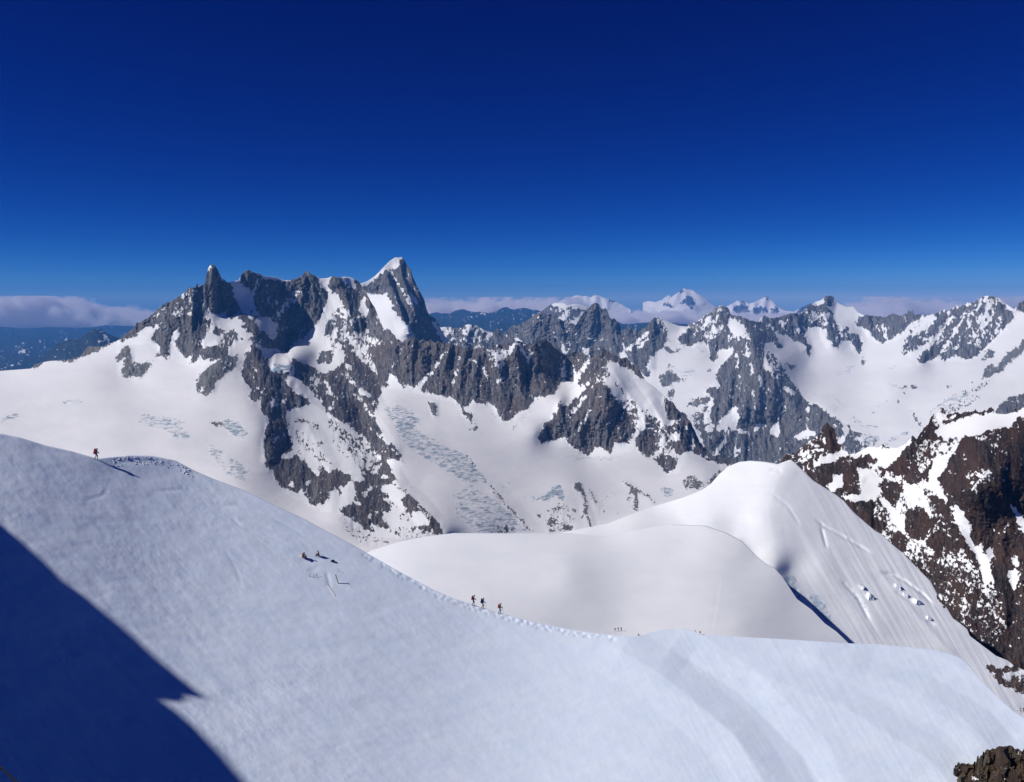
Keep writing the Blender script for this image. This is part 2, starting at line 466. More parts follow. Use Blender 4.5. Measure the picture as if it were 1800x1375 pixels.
# crevasse lips and wind ridges
for a, w1, w2, pts in [(-1.5, 4, 4, '269,864 320,861 350,870 373,880 392,889 416,888 450,899 480,911 515,930 545,948'),
                       (-1.3, 3.5, 3.5, '405,908 419,922 453,937 480,946 515,962'),
                       (-1.1, 3.5, 3.5, '421,911 440,917 467,927 500,941'), (-.8, 4, 4, '230,872 262,885 300,890'),
                       (-1.0, 3.5, 3.5, '430,930 470,950 500,958'), (-1.0, 5, 5, '150,880 178,872 190,860'),
                       (1.4, 8, 8, '190,806 230,803 270,804 310,815 340,832'), (-1.6, 4, 4, '205,812 250,813 300,822 330,836'),
                       (-1.4, 4, 4, '190,808 240,808 280,811 320,825'),
                       (-.7, 4, 4, '528,985 545,988 563,985'), (-1.2, 4, 4, '541,1003 552,1002 560,996'), (-1.8, 5, 5, '574,1008 577,1018 580,1030'),
                       (-.8, 3.5, 3.5, '583,1024 600,1032 612,1034'),
                       (-.7, 5, 5, '395,965 415,1000 425,1030'), (6, 55, 45, '1060,1125 1170,1190 1290,1290 1360,1400'), (-7, 60, 50, '1180,1140 1300,1220 1410,1330 1450,1410'), (5, 40, 60, '1400,1150 1560,1190 1680,1250 1760,1330'), (-6, 50, 40, '1500,1150 1640,1190 1740,1250 1800,1320'),
                       (5, 50, 40, '1320,1180 1480,1240 1640,1340 1700,1420')]:
    near.rib(a, w1, w2, P(pts) if False else pts)
# trodden path along the crest
for i in range(90):
    t = i / 89.0
    x = 640 + t * 440 + rng.uniform(-2, 2); y = near.crest_y(x) + rng.uniform(2.5, 9)
    near.rib(-3.4, 3.2, 3.2, '%.1f,%.1f %.1f,%.1f' % (x, y, x + 2.5, y + 2.0))
def near_relief(x, y, d):
    s = np.clip(1.3 - x / 900, 0.15, 1)
    u = x * 0.82 + y * 0.57; v = -x * 0.57 + y * 0.82
    patch = np.clip(0.5 + 1.6 * fbm(x / 170, y / 120, 2, 93), 0.05, 1.4)
    r = 1.0 * s * fbm(u / 60, v / 22, 4, 91) + 0.55 * s * patch * (ridged(u / 15, v / 5.5, 3, 97) - .5)
    r = r + 1.3 * np.exp(-((y - np.interp(x, near.cx, near.cy)) / 14.0) ** 2) * np.clip((x - 180) / 20, 0, 1) * np.clip((345 - x) / 30, 0, 1) * (ridged(x / 11, y / 4.5, 3, 77) - 0.5)
    st = x * 0.86 - y * 0.5                     # long ski and wind streaks to the right
    r = r + 0.22 * np.clip((x - 950) / 300, 0, 1) * fbm(st / 7.0, (x * .5 + y * .86) / 190, 3, 71)
    return r
near.smoothness = near_relief
near.prepare(snow_amp=1.2, snow_len=120)
near_o = near.build([('snow_slope', 'wide blue-grey snow slope falling from the left crest towards the lookout', 'snow slope', mat_near, None)], back=(0.3, 1.0, 2.2, 5, 10, 18, 30, 42), back_drop=0.62, back_len=90)

# ------------------------------------------------------------------ snow plateau in front of the dome
plat = Sheet(P('620,985 655,967 700,953 750,943 800,937 900,937.5 985,937.5 1060,938 1120,930 1180,922 1240,924 1275,936 1304,951 1330,978 1346,991 1362,999 1374,1012 1386,1030 1401,1053 1427,1072 1450,1096 1470,1110 1492,1131 1510,1165'),
             P('620,1010 700,1040 800,1085 1000,1140 1200,1150 1510,1175'), 620, 1510, 2.0,
             [(620,985,580),(700,953,630),(800,937,658),(985,937,668),(1060,938,674),(1120,930,682),(1180,922,692),(1240,924,668),(1275,936,638),(1304,951,612),(1330,978,576),(1362,999,549),(1401,1053,496),(1450,1096,463),(1492,1131,440),(1510,1165,420),
              (700,1020,455),(850,1000,488),(850,1060,396),(1000,1000,490),(1000,1100,381),(1086,1110,388),(1200,960,594),(1200,1000,518),(1200,1100,402),(1300,1100,411),(1300,1000,531)],
             jag=0.4, jag_len=18, seed=6)
for a, w1, w2, pts in [(1.5, 50, 30, '680,952 800,945 950,950 1060,945'), (-1.0, 8, 5, '700,970 720,962 745,954'), (1.3, 26, 16, '1060,968 1170,958 1265,990'), (-1.1, 26, 26, '1070,988 1180,980 1270,1003'),
                       (2.0, 22, 12, '1195,999 1260,1001 1330,999 1360,1001'), (-1.4, 30, 12, '1180,990 1260,990 1335,990'),
                       (0.6, 2.6, 2.6, '1266,1002 1263,1008 1269,1020 1263,1060 1258,1090 1254,1110'), (-0.5, 4, 4, '1262,1004 1265,1020 1259,1060 1250,1110'),
                       (0.8, 14, 9, '1055,1112 1075,1108 1098,1107 1118,1115'), (-0.5, 3, 3, '870,1062 930,1050 990,1032'), (-0.5, 3, 3, '880,1066 950,1052 1040,1020'), (-0.5, 4, 4, '1120,1117 1140,1114 1160,1112'), (1.0, 40, 30, '1120,1090 1240,1075 1400,1090')]:
    plat.rib(a, w1, w2, pts)
plat.smoothness = lambda x, y, d: 0.16 * fbm((x + y) / 18, (y - x * .25) / 4, 3, 35) + 0.5 * fbm(x / 90, y / 26, 3, 39)
plat.prepare(snow_amp=1.0, snow_len=150)
plat.build([('snow_plateau', 'bright snow plateau with a faint track ending in a pointed lip below the dome', 'snow plateau', mat_dome, None)], back=(0.15, 0.5, 1.2, 3), back_drop=0.8, back_len=50)

# ------------------------------------------------------------------ snow dome and its right flank
dome = Sheet(P('930,945 985,937 1040,926 1070,920 1100,908 1150,890 1200,875 1235,861 1250,850 1265,833 1280,820 1300,812 1320,810 1345,812 1368,816 1375,813 1390,808 1397,813 1430,845 1470,870 1484,881 1500,900 1530,926 1537,932 1551,940 1565,954 1587,972 1612,998 1635,1021 1651,1050 1665,1070 1675,1087 1688,1096 1700,1106 1705,1118 1726,1134 1751,1153 1771,1161 1784,1171 1800,1178 1850,1200'),
             P('930,985 1200,975 1300,1000 1340,1040 1400,1110 1480,1170 1700,1215 1770,1275 1850,1340'), 930, 1850, 2.2,
             [(930,945,662),(985,937,672),(1060,930,678),(1120,925,684),(1100,908,705),(1150,900,716),(1200,925,692),(1200,875,733),(1235,861,739),(1250,920,692),(1300,900,705),(1300,950,675),(1340,920,690),(1320,810,765),(1360,850,731),(1390,808,760),(1290,940,682),(1330,975,660),(1362,999,642),(1300,990,645),(1000,980,600),(1200,970,650),
              (1400,850,736),(1430,880,725),(1470,870,740),(1551,940,716),(1635,1021,688),(1700,1106,658),(1784,1171,642),(1850,1205,637),(1400,920,697),(1440,1000,664),(1500,1000,675),(1600,1080,654),(1530,1100,633),(1560,1132,625),
              (1387,1003,654),(1424,1040,643),(1464,1080,632),(1504,1124,619),(1650,1140,635),(1700,1170,630),(1750,1210,620),(1800,1250,611),(1850,1330,587)],
             jag=0.4, jag_len=18, seed=5)
dome.R(.85, '1730,1165 1740,1168 1752,1175 1765,1168 1783,1172 1800,1180 1820,1190 1820,1230 1800,1222 1775,1212 1753,1201 1745,1190 1737,1178').R(.0, '1762,1186 1772,1180 1782,1184 1776,1194 1764,1194').R(.3, '1788,1176 1800,1176 1806,1188 1794,1194 1784,1188')
dome.R(.6, '1788,1246 1800,1243 1815,1250 1815,1262 1796,1254')
dome.R(.9, '1646,1050 1652,1049 1664,1069 1656,1068')
# the plateau breaks off along this lip; beyond it the slope lies lower
for a, w1, w2, pts in [(1.5, 40, 22, '1392,809 1365,850 1352,900 1362,960 1368,1005'),          # spine of the dome
                       (2.0, 60, 30, '1195,915 1235,885 1262,850 1300,815'),
                       
                       (-1.2, 10, 18, '1304,944 1318,962 1331,985'),
                       (-4.5, 3.2, 3.2, '1436,914 1447,925 1470,937 1497,952 1529,971'), (-4.0, 3, 3, '1444,928 1453,963'), (-1.6, 3, 3, '1359,870 1385,890 1405,922'),
                       (-5.0, 3.5, 3.5, '1549,1007 1569,1010 1590,1021 1622,1045 1640,1062'), (-3.0, 4, 4, '1480,1021 1497,1040 1508,1052 1520,1075 1528,1090'),
                       (-3.5, 3, 3, '1575,1040 1592,1052 1605,1058'), (-3.5, 3, 3, '1630,1092 1642,1098'), (1.4, 9, 7, '1538,1000 1552,1012 1585,1050 1620,1090 1665,1140 1690,1165'),
                       (-1.4, 8, 8, '1455,965 1500,1040 1545,1120'), (1.0, 14, 9, '1405,920 1440,980 1490,1060 1520,1110'),
                       (-1.7, 5, 4, '1352,826 1366,822 1372,830'), (-1.2, 3, 3, '1346,820 1362,823 1374,818'),]:
    dome.rib(a, w1, w2, pts)
dome.I(.9, '1374,1013 1389,1010 1404,1021 1396,1028 1386,1033 1380,1024').I(.9, '1388,1035 1398,1030 1409,1042 1404,1053 1398,1050').I(.8, '1418,1042 1438,1047 1456,1071 1465,1097 1450,1094 1427,1065').I(.5, '1352,820 1372,817 1374,830 1366,836 1350,826').I(.5, '1480,1021 1500,1037 1522,1062 1530,1088 1518,1075 1495,1045')
dome.IS(.7, 3, '1436,914 1447,925 1470,937 1497,952 1529,971').IS(.7, 3, '1549,1007 1569,1010 1590,1021 1622,1045').IS(.4, 6, '1320,975 1328,985 1322,968')
def dome_relief(x, y, d):
    s = np.clip((x - 1380) / 80, 0, 1)
    u = x * 0.87 - y * 0.5; v = x * 0.5 + y * 0.87
    return 0.6 * s * fbm(u / 7.0, v / 150, 4, 33) + 0.5 * s * fbm(u / 22.0, v / 220, 2, 37) + 0.18 * fbm(x / 16, y / 5, 3, 35) * (1 - s)
dome.smoothness = dome_relief
dome.prepare(rock_amp=5, rock_len=14, snow_amp=1.0, snow_len=150, ice_amp=3.0)
dome_o = dome.build([('snow_dome', 'smooth bright snow dome with streaks and crevasses down its right flank', 'snow dome', mat_dome, None)], back=(0.3, 1.0, 2.2, 6), back_drop=0.75, back_len=120)

# ------------------------------------------------------------------ brown cliffs on the right
cliff = Sheet(P('1366,818 1376,807 1382,798 1398,797 1410,785 1427,772 1443,760 1448,747 1455,741 1460,750 1468,757 1471,778 1478,782 1481,792 1487,792.5 1493,798 1503,798 1527,785 1545,787 1552,780 1557,786 1577,788 1593,780 1600,770 1605,766 1611,773 1617,763 1625,751 1632,745 1637,731 1645,727 1653,722 1658,713 1661,723 1663,729 1673,728 1680,725 1688,726 1705,724.5 1711,724 1715,719 1720,725 1733,720.7 1741,717 1748,722 1751,727 1767,728 1774,727 1777,722 1781,727 1785,717 1789,722 1795,720 1800,713 1812,706 1850,690'),
              P('1366,840 1480,900 1560,980 1660,1090 1720,1165 1850,1250'), 1366, 1850, 1.6,
              [(1366,818,1300),(1455,741,1290),(1480,792,1240),(1527,785,1220),(1600,770,1150),(1640,735,1230),(1700,724,1210),(1800,715,1150),(1850,695,1140),
               (1440,840,1150),(1500,870,1060),(1530,910,1010),(1560,830,1120),(1600,850,1060),(1640,830,1050),(1670,780,1110),(1700,766,1100),(1760,752,1090),
               (1720,800,945),(1780,800,960),(1700,860,915),(1760,900,912),(1600,950,960),(1680,960,920),(1740,1000,895),(1800,900,912),(1640,1020,920),(1700,1080,850),(1780,1080,848),(1760,1160,810),(1850,1000,865),(1850,1230,765),(1850,760,1060)],
              jag=3.2, jag_len=6.0, seed=11)
cliff.rock[:] = .93
for v, pts in [
    (.72, '1376,806 1382,798 1398,797 1410,785 1443,760 1452,770 1462,800 1445,805 1432,822 1440,850 1400,830'),
    (0, '1431,820 1440,809 1453,802 1470,797 1486,792 1492,799 1478,804 1460,811 1445,814'),
    (0, '1497,800 1512,792 1526,785 1545,786 1552,780 1557,787 1577,788 1593,779 1601,770 1602,778 1582,798 1570,812 1557,822 1547,818 1542,822 1533,827 1541,813 1546,805 1540,803 1534,807 1527,798 1521,800 1510,800 1503,806'),
    (.9, '1545,786 1552,779 1558,786 1568,788 1556,790'),
    (.0, '1453,855 1462,848 1470,838 1481,832 1480,856 1474,856 1466,864 1457,862'),
    (0, '1483,869 1497,871 1510,870 1527,880 1510,879 1484,879'),
    (.36, '1508,823 1532,828 1563,829 1588,838 1601,853 1620,850 1640,846 1655,852 1665,880 1680,920 1700,955 1715,985 1728,1040 1715,1060 1690,1080 1650,1050 1600,985 1560,950 1534,925 1535,882 1520,878 1514,860'),
    (0, '1508,824 1531,829 1540,850 1556,872 1575,908 1558,898 1536,878 1517,876 1514,850'),
    (.08, '1588,848 1601,853 1615,854 1628,878 1640,902 1631,904 1613,884 1601,886 1592,868'),
    (.08, '1575,895 1588,905 1592,935 1582,932 1570,912'),
    (.82, '1542,851 1555,844 1583,851 1590,862 1581,876 1572,890 1556,879 1548,865'),
    (.9, '1590,906 1601,896 1619,889 1633,906 1647,915 1640,925 1628,940 1612,950 1604,946 1590,932'),
    (.9, '1565,948 1580,934 1597,947 1587,972'),
    (.9, '1628,954 1640,940 1651,931 1663,938 1674,954 1668,962 1658,964 1651,973 1640,966'),
    (.8, '1636,876 1647,870 1658,876 1667,892 1677,915 1697,954 1708,973 1716,993 1711,996 1693,964 1676,940 1665,911 1647,899'),
    (.72, '1620,990 1640,985 1660,998 1690,1000 1722,1022 1731,1040 1715,1062 1690,1082 1658,1052 1635,1018'),
    (.75, '1600,972 1612,985 1640,1022 1655,1050 1645,1046 1620,1010'),
    (.75, '1535,880 1545,870 1556,890 1562,912 1556,924 1550,940 1536,924'),
    (0, '1645,753 1656,747 1693,737 1713,730 1747,727 1767,728 1780,727 1796,722 1812,712 1812,730 1793,731 1780,743 1772,754 1764,751 1748,755 1736,754 1723,765 1697,766 1692,770 1675,769 1659,770 1648,765'),
    (.86, '1764,751 1768,750 1770,756 1774,753 1778,746 1785,742 1790,738 1795,731 1812,728 1812,760 1764,762'),
    (.25, '1659,770 1675,769 1683,772 1674,789 1668,800 1657,797 1653,785'),
    (.85, '1658,772 1664,771 1662,780 1656,783'), (.85, '1668,770 1678,770 1672,780 1669,798 1665,790'),
    (0, '1692,770 1686,782 1673,803 1660,825 1653,837 1645,841 1634,848 1634,830 1645,807 1656,797 1668,802 1675,788 1683,774'),
    (.58, '1610,782 1622,778 1634,770 1650,775 1658,790 1645,805 1635,826 1622,838 1612,826 1608,800'),
    (0, '1618,850 1634,846 1648,841 1652,850 1664,880 1650,872 1640,862'),
    (.42, '1697,826 1707,835 1717,827 1732,823 1747,825 1744,843 1737,857 1728,865 1724,874 1714,872 1704,863 1699,850'),
    (0, '1672,888 1679,886 1690,893 1698,906 1706,923 1709,915 1713,929 1707,946 1716,962 1724,950 1729,971 1738,966 1748,961 1743,979 1741,1000 1747,1018 1743,1037 1736,1040 1730,1032 1727,1009 1713,971 1693,941 1679,918'),
    (.9, '1706,930 1714,926 1718,942 1712,956 1706,945'), (.8, '1727,950 1736,952 1733,972 1728,972'),
    (.12, '1772,884 1782,889 1800,909 1815,925 1815,945 1800,941 1789,925 1780,902'),
    (.05, '1772,1004 1786,1000 1791,1018 1785,1032 1779,1037 1774,1022'), (.05, '1775,980 1785,978 1794,991 1789,997 1780,990'),
    (.7, '1690,880 1712,870 1740,880 1770,900 1775,940 1750,945 1725,930 1705,905'),
    (.70, '1690,1050 1730,1040 1760,1060 1770,1110 1750,1140 1715,1125 1690,1095'),
    (.55, '1733,1055 1745,1062 1752,1085 1742,1090 1733,1072'), (.6, '1722,1030 1745,1025 1762,1040 1750,1052 1730,1048'),
    (1.0, '1484,880 1505,881 1534,879 1535,905 1532,928 1524,924 1500,903'),
    (.5, '1640,733 1652,723 1662,727 1668,735 1655,746 1645,750 1638,742')]:
    cliff.R(v, pts)
for v, w, pts in [(0, 3, '1655,735 1668,738 1680,731'), (.1, 3, '1700,952 1706,968'), (0, 2.5, '1441,806 1460,800'), (.1, 3, '1510,1035 1520,1042'),
                  (.1, 4, '1425,777 1432,783'), (.1, 3, '1448,770 1451,778'), (.1, 4, '1410,798 1424,800'), (.05, 3, '1411,812 1424,802'), (.1, 3, '1432,790 1446,792'),
                  (.1, 3, '1735,770 1716,772'), (0, 3, '1763,843 1768,838 1774,843'), (0, 2.5, '1763,850 1766,842'), (.1, 3, '1746,886 1755,880'), (.1, 4, '1683,925 1690,915')]:
    cliff.RS(v, w, pts)
for a, wl, wr, pts in [(7, 12, 9, '1605,767 1600,790 1588,815 1575,830'), (6, 10, 12, '1658,714 1655,735'), (9, 12, 10, '1455,742 1458,770 1463,800'), (5, 10, 10, '1427,772 1440,800 1440,830'),
                       (9, 22, 16, '1694,768 1690,800 1672,830 1660,850'), (7, 14, 12, '1722,766 1724,800 1716,830'), (8, 14, 14, '1765,756 1762,800 1758,860 1770,900'), (7, 12, 12, '1790,735 1792,800 1790,860'),
                       (7, 20, 14, '1500,800 1496,820 1490,850'), (6, 14, 12, '1720,950 1740,990 1755,1030'), (7, 14, 14, '1762,950 1765,1000 1768,1060 1760,1110'), (8, 16, 14, '1795,1000 1800,1060 1800,1140'),
                       (7, 16, 14, '1640,870 1680,930 1715,1000'), (5, 10, 10, '1590,880 1640,950 1700,1040'), (6, 10, 8, '1545,825 1520,835 1512,850')]:
    cliff.rib(a, wl, wr, pts)
cliff.off(10, 1.5, '1484,880 1533,880 1533,930 1524,924 1500,903')
cliff.off(6, 2.0, '1533,830 1556,818 1580,800 1600,770 1606,766 1612,775 1616,800 1610,840 1616,850 1600,852 1585,838 1560,828')
cliff.prepare(rock_amp=9, rock_len=30, vert=1.9, snow_amp=0.8, snow_len=40, slant=-0.25)
cliff_o = cliff.build([
    ('mountain', 'dark red-brown cliff with a white snow cap at the right edge', 'mountain', mat_brown, '1645,752 1690,730 1812,700 1850,680 1850,1300 1735,1300 1700,1110 1716,1050 1732,1036 1712,975 1678,918 1668,880 1645,845 1690,772'),
    ('mountain', 'brown rock spire ridge with snow ledges beside the snow dome', 'mountain', mat_brown, '1360,700 1520,700 1520,792 1497,800 1508,824 1500,872 1480,900 1360,880'),
    ('mountain', 'snow-streaked brown rock buttress between the dome and the red-brown cliff', 'mountain', mat_brown, None)],
    back=(0.3, 1.0, 2.4), back_drop=1.1, back_len=45)

# ------------------------------------------------------------------ glacier basin with its granite peaks
GREAT = ('-40,656 0,652 55,648 60,641 72,637.5 88,634.5 100,634 120,632 140,628 150,615 157,608 165,610 175,610 195,603 205,600 215,592 228,582 236,575 240,568 248,566 262,557 272,549 285,537 295,532 303,529 310,525 322,516 331,507 332.5,504 334.5,506 338,505 344,505 346,499.5 347.5,498.5 349,504 354,502 360,500 361,496 363,482 366.7,470 370,466 373,464 376,465 378,466.5 382,475 386.7,483 390,490 394,492 398.7,494.7 404,496 420,493 422.7,486 429,478 433,476 437,474.5 440,474.7 445,478.7 456,481 463,485 475,486.7 483,487 493,491 501,493 511,492.7 524,488.7 531,484.7 534.7,478.7 541,476 548,483 553,485 564,490 576,489 582.7,487 588.7,485 595,488 607,486.7 616,488 627,492 634.7,499 640,508 646,520 655,535 661,545 666,559 672,574 676,581 680,577 685,579 690,587 694,590 697,596 702,598 708,602.5 712,596 716,599 721,592 724,595 728,590 733,593 738,600 744,596 751,602 757,597 764,603 770,599 776,604 780,600 786,605 789,599 793,604 800,608 808,610 818,612 821,607 824,612 835,615 845,614 858.7,614 862.7,607 874.7,606 885,606 893,602 906.7,601 909,599 920,602 928,606 938.7,606 944,599 950.7,596.7 960,598 966.7,603 974.7,611 982.7,618 986.7,622 996,623 1000,622.7 1004,619 1013,618 1025,620 1036,632 1041,628 1052,617 1060,612 1066.7,616 1073,621 1081,624 1093,630.7 1101,628 1109,638.7 1118.7,644 1126.7,654.7 1136,670.7 1153,682.7 1169,698 1182.6,707 1191.8,721 1205.5,728.6 1214.7,743.9 1223.9,762 1230,777 1236,785 1246.8,794 1252.9,806.5 1258,801 1263.6,798.9 1269,805 1277,802 1282,811 1284,818.7 1292,822 1310,830')
mid = Sheet(P(GREAT), P('-40,830 160,850 300,860 480,935 660,1010 720,985 800,965 1000,960 1100,935 1200,900 1260,870 1310,850'), -40, 1310, 1.7,
            [(-40,656,4700),(0,652,4700),(100,634,4600),(205,602,4600),(260,557,4750),(331,508,4800),(373,464,5000),(373,545,4830),(404,497,5000),(433,477,5150),(490,490,5430),(541,477,5600),(576,492,5620),(600,487,5680),(638,505,5750),
             (212,662,4250),(250,600,4550),(300,632,4350),(328,631,4350),(350,600,4480),(380,630,4250),(400,575,4750),(440,597,4600),(430,555,4900),
             (500,560,5250),(500,615,5050),(530,600,5200),(470,590,4850),(480,625,4600),(590,528,5500),(575,560,5380),(560,577,5270),(620,560,5330),(555,630,5000),
             (640,560,5350),(665,560,5400),(650,590,5280),(640,620,5080),(600,625,5000),
             (513,630,4520),(560,656,4650),(600,645,4800),(655,645,4880),(670,690,4500),(512,662,4350),(545,705,4150),(575,725,4050),(612,745,3950),(645,770,3800),(668,810,3420),(665,725,4180),(690,790,3420),(590,690,4380),(640,690,4450),(630,730,4200),
             (505,725,3820),(515,790,3370),(556,836,3050),(620,840,3050),(440,705,3680),(460,755,3320),(465,815,2980),(490,860,2780),(553,893,2640),(600,900,2580),(645,935,2480),(448,610,4500),(430,650,4200),(480,660,4250),(560,800,3330),(640,800,3430),(700,850,2980),(690,885,2780),(730,880,2780),(740,850,3020),(770,880,2800),(800,900,2720),(785,938,2480),(687,928,2520),
             (-40,720,3900),(0,780,3300),(100,700,3950),(200,720,3650),(350,700,3700),(230,668,4200),(200,780,3150),(300,780,3120),(400,750,3330),(-40,840,2900),(300,870,2680),(420,850,2720),(435,800,3020),(540,930,2440),(600,960,2350),(660,1010,2150),
             (684,680,4550),(712,684,4500),(760,692,4450),(800,702,4400),(835,707,4350),(860,712,4350),(888,738,4170),(940,702,4400),(980,686,4550),(1010,673,4650),(690,588,4780),(735,600,4700),(790,606,4660),(845,614,4620),(905,602,4610),(950,597,4640),(1000,622,4750),(1060,613,4750),(1095,630,4700),
             (680,720,4180),(720,760,3820),(760,820,3270),(850,930,2640),(720,990,2250),(800,965,2500),(900,940,2700),(1000,960,2650),(900,800,3700),(1000,850,3350),(940,760,4000),(1000,700,4450),
             (1072,638,4560),(1056,670,4320),(1100,690,4330),(1140,692,4330),(985,703,4260),(967,773,4080),(1010,740,4120),(1032,800,4000),(1060,720,4130),(1064,789,4030),(1100,780,4050),(1095,720,4240),(1120,755,4120),(1120,660,4480),(1168,702,4330),(1150,800,3950),(1205,800,3950),(1215,745,4220),(1250,800,4120),(1170,830,3700),(1284,815,4000),(1240,840,3450),(1100,880,3200),(1150,890,3050),(1260,870,3150),(1310,850,3300)],
            jag=2.4, jag_len=4.5, seed=21, smooth=2e-4)
R = mid.R; S = mid.RS
# --- needle and its ridges
for v, pts in [
    (.93, '55,649 60,640 72,636 75,640 65,648'), (.9, '99,636 100,630 140,624 155,606 175,606 195,600 206,598 196,606 180,615 160,622 140,631 125,637 112,638'),
    (.92, '200,604 215,590 228,580 236,572 250,563 285,535 331,503 346,496 360,494 373,460 390,488 405,500 411,515 420,545 416,565 419,571 432,583 447,592 456,599 467,604 480,612 476,615 440,600 427,596 433,597 416,601 405,610 400,623 393,627 379,633 375,635 368,637 367,629 360,635 355,633 353,621 347,634 337,643 334,641 339,621 328,631 326,627 317,621 312,617 309,600 300,603 295,617 299,619 301,626 292,633 280,626 281,621 283,610 275,603 263,602 265,594 279,574 287,564.7 271,575 264,574 251,578 236,594 232,591 217,602 211,599'),
    (.88, '421,499 422.7,484 433,474 441,472 446,478 452,484 463,488 475,491 487,495 497,497 505,497 513,493 524,489 531,483 535,477 541,473 548,481 556,488 562,497 568,504 574,510 578.7,515.5 577,522 573,532 571,540 569,550 566,560 558,566 551,575 545,583 538,590 533,597 530,602 527,598 527,592 522,600 516,608 510,613 513,620 506,623 493,618 480,611 467,603 480,600 483,594 487,600 486,570 482.7,567 474.7,559 458.7,557 453,549 447,543 444,525 440,518 433,510 426,503'),
    (.9, '416,562 420,549 431,553 444,562 448,566 451,573 457,579 465,582 473,590 480,600 484,606 493,618 480,611 467,603 456,598 447,591 432,582 424,571 419,571'),
    (0, '418,561 424,563 432,570 425,571 418,568'),
    (.5, '316,520 333,510 345,508 355,518 354,535 340,552 326,556 312,552 296,560 303,545'), (0, '272,557 279,550 284,541 281,553 275,558'), (.1, '286,548 291,540 290,552'),
    (0, '359,542 354,528 357,530 360,535 368,546 377,553 386,551 393,550 400,543 397,554 405,562 412,558 413,550 420,549 416,565 419,571 432,583 446,591 433,597 427,595 416,586 411,578 400,577 387,577 377,571 372,566 375,561 367,562 361,559'),
    (.12, '296,618 299,610 301,599 302,587 307,581 311,583 319,585 317,589 311,595 307,601 313,614 314,617 303,622'),
    (.1, '368,573 377,572 376,581 372,586 383,590 393,589 389,598 384,606 371,609 360,610 352,602 360,594 365,583'),
    (.62, '376,581 390,578 402,578 415,590 424,598 410,606 396,612 384,610 388,598 393,589'),
    (.3, '421,497 426,503 433,510 438,517 444,525 441,511 437,500 430,494'),
    (.40, '507,514 524,507 531,514 523,525 520,541 507,542 496,543 504,525'), (.4, '485,570 497,575 504,578 497,590 487,600 484,595'),
    (.35, '530,582 533,568 540,562 539,570 532,583'), (.4, '446,552 456,556 458,566 450,566'), (.45, '440,540 447,545 448,556 440,553'),
    # rib right of the couloir
    (.9, '578,495 584,487 589,484 596,488 605,499 616,503 621,510 627,505 622,496 617,486 630,489 636,498 640,508 646,520 655,533 661,545 665,556 659,556 650,540 645,530 638,520 634,540 632,550 624,557 612,546 608,555 600,550 604,535 600,530 597,523 590,515 584,514 580,505'),
    (.05, '596,489 607,486 616,488 625,498 627,502 621,503 616,502 606,498'),
    (.92, '640,508 646,520 655,533 661,545 666,566 673,576 679,582 672,590 662,600 652,612 645,602 650,588 645,570 640,560 648,552 644,540'),
    (.40, '575,560 600,531 606,545 612,546 624,557 634,545 640,560 645,570 650,588 645,602 652,615 655,640 650,650 640,650 625,640 615,622 600,618 585,625 580,612 572,600'),
    (.85, '578,559 583,566 585,583 573,597 570,583 573,567'), (.8, '593,559 600,562 597,574 591,568'), (.75, '594,578 600,574 595,594 585,600'), (.7, '614,570 622,575 620,588 613,584'),
    (.92, '557,629 563,617 577,612 587,623 584,635 576,641 567,638 555,639'),
    (.95, '604,610 613,603 621,612 626,625 618,632 606,628'),
    (.6, '626,560 640,562 644,585 630,590 622,572'), (0, '636,532 642,538 646,548 640,556 633,545')]:
    R(v, pts)
for v, w, pts in [(.1, 6, '640,503 650,494 662,484 674,472 688,458'), (.25, 6, '684,475 697,493 713,522 722,535'), (.2, 5, '724,504 730,507 735,509'), (.3, 4, '700,530 706,545 712,560'),
                  (.1, 3, '493,546 489,561 486,570'), (.1, 3, '488,529 485,537 488,550'), (.05, 4, '503,530 490,556'), (.1, 4, '453,491 450,505 444,520'), (.2, 3, '470,500 466,515 473,535'), (.25, 3, '548,535 560,540'),
                  (.25, 3, '718,500 722,515'), (.2, 3, '742,540 748,560 756,580'), (.3, 4, '740,575 748,592'), (.2, 3, '312,560 322,552'), (.3, 3, '378,500 382,512 380,530'), (.3, 3, '392,510 396,525'), (.1, 2.5, '390,491 398,496'), (.3, 3, '352,520 358,530'),
                  (0, 4, '590,585 583,600 572,612'), (0, 3, '606,575 600,595 590,612'), (0, 4, '616,596 620,604 630,622 640,636')]:
    S(v, w, pts)
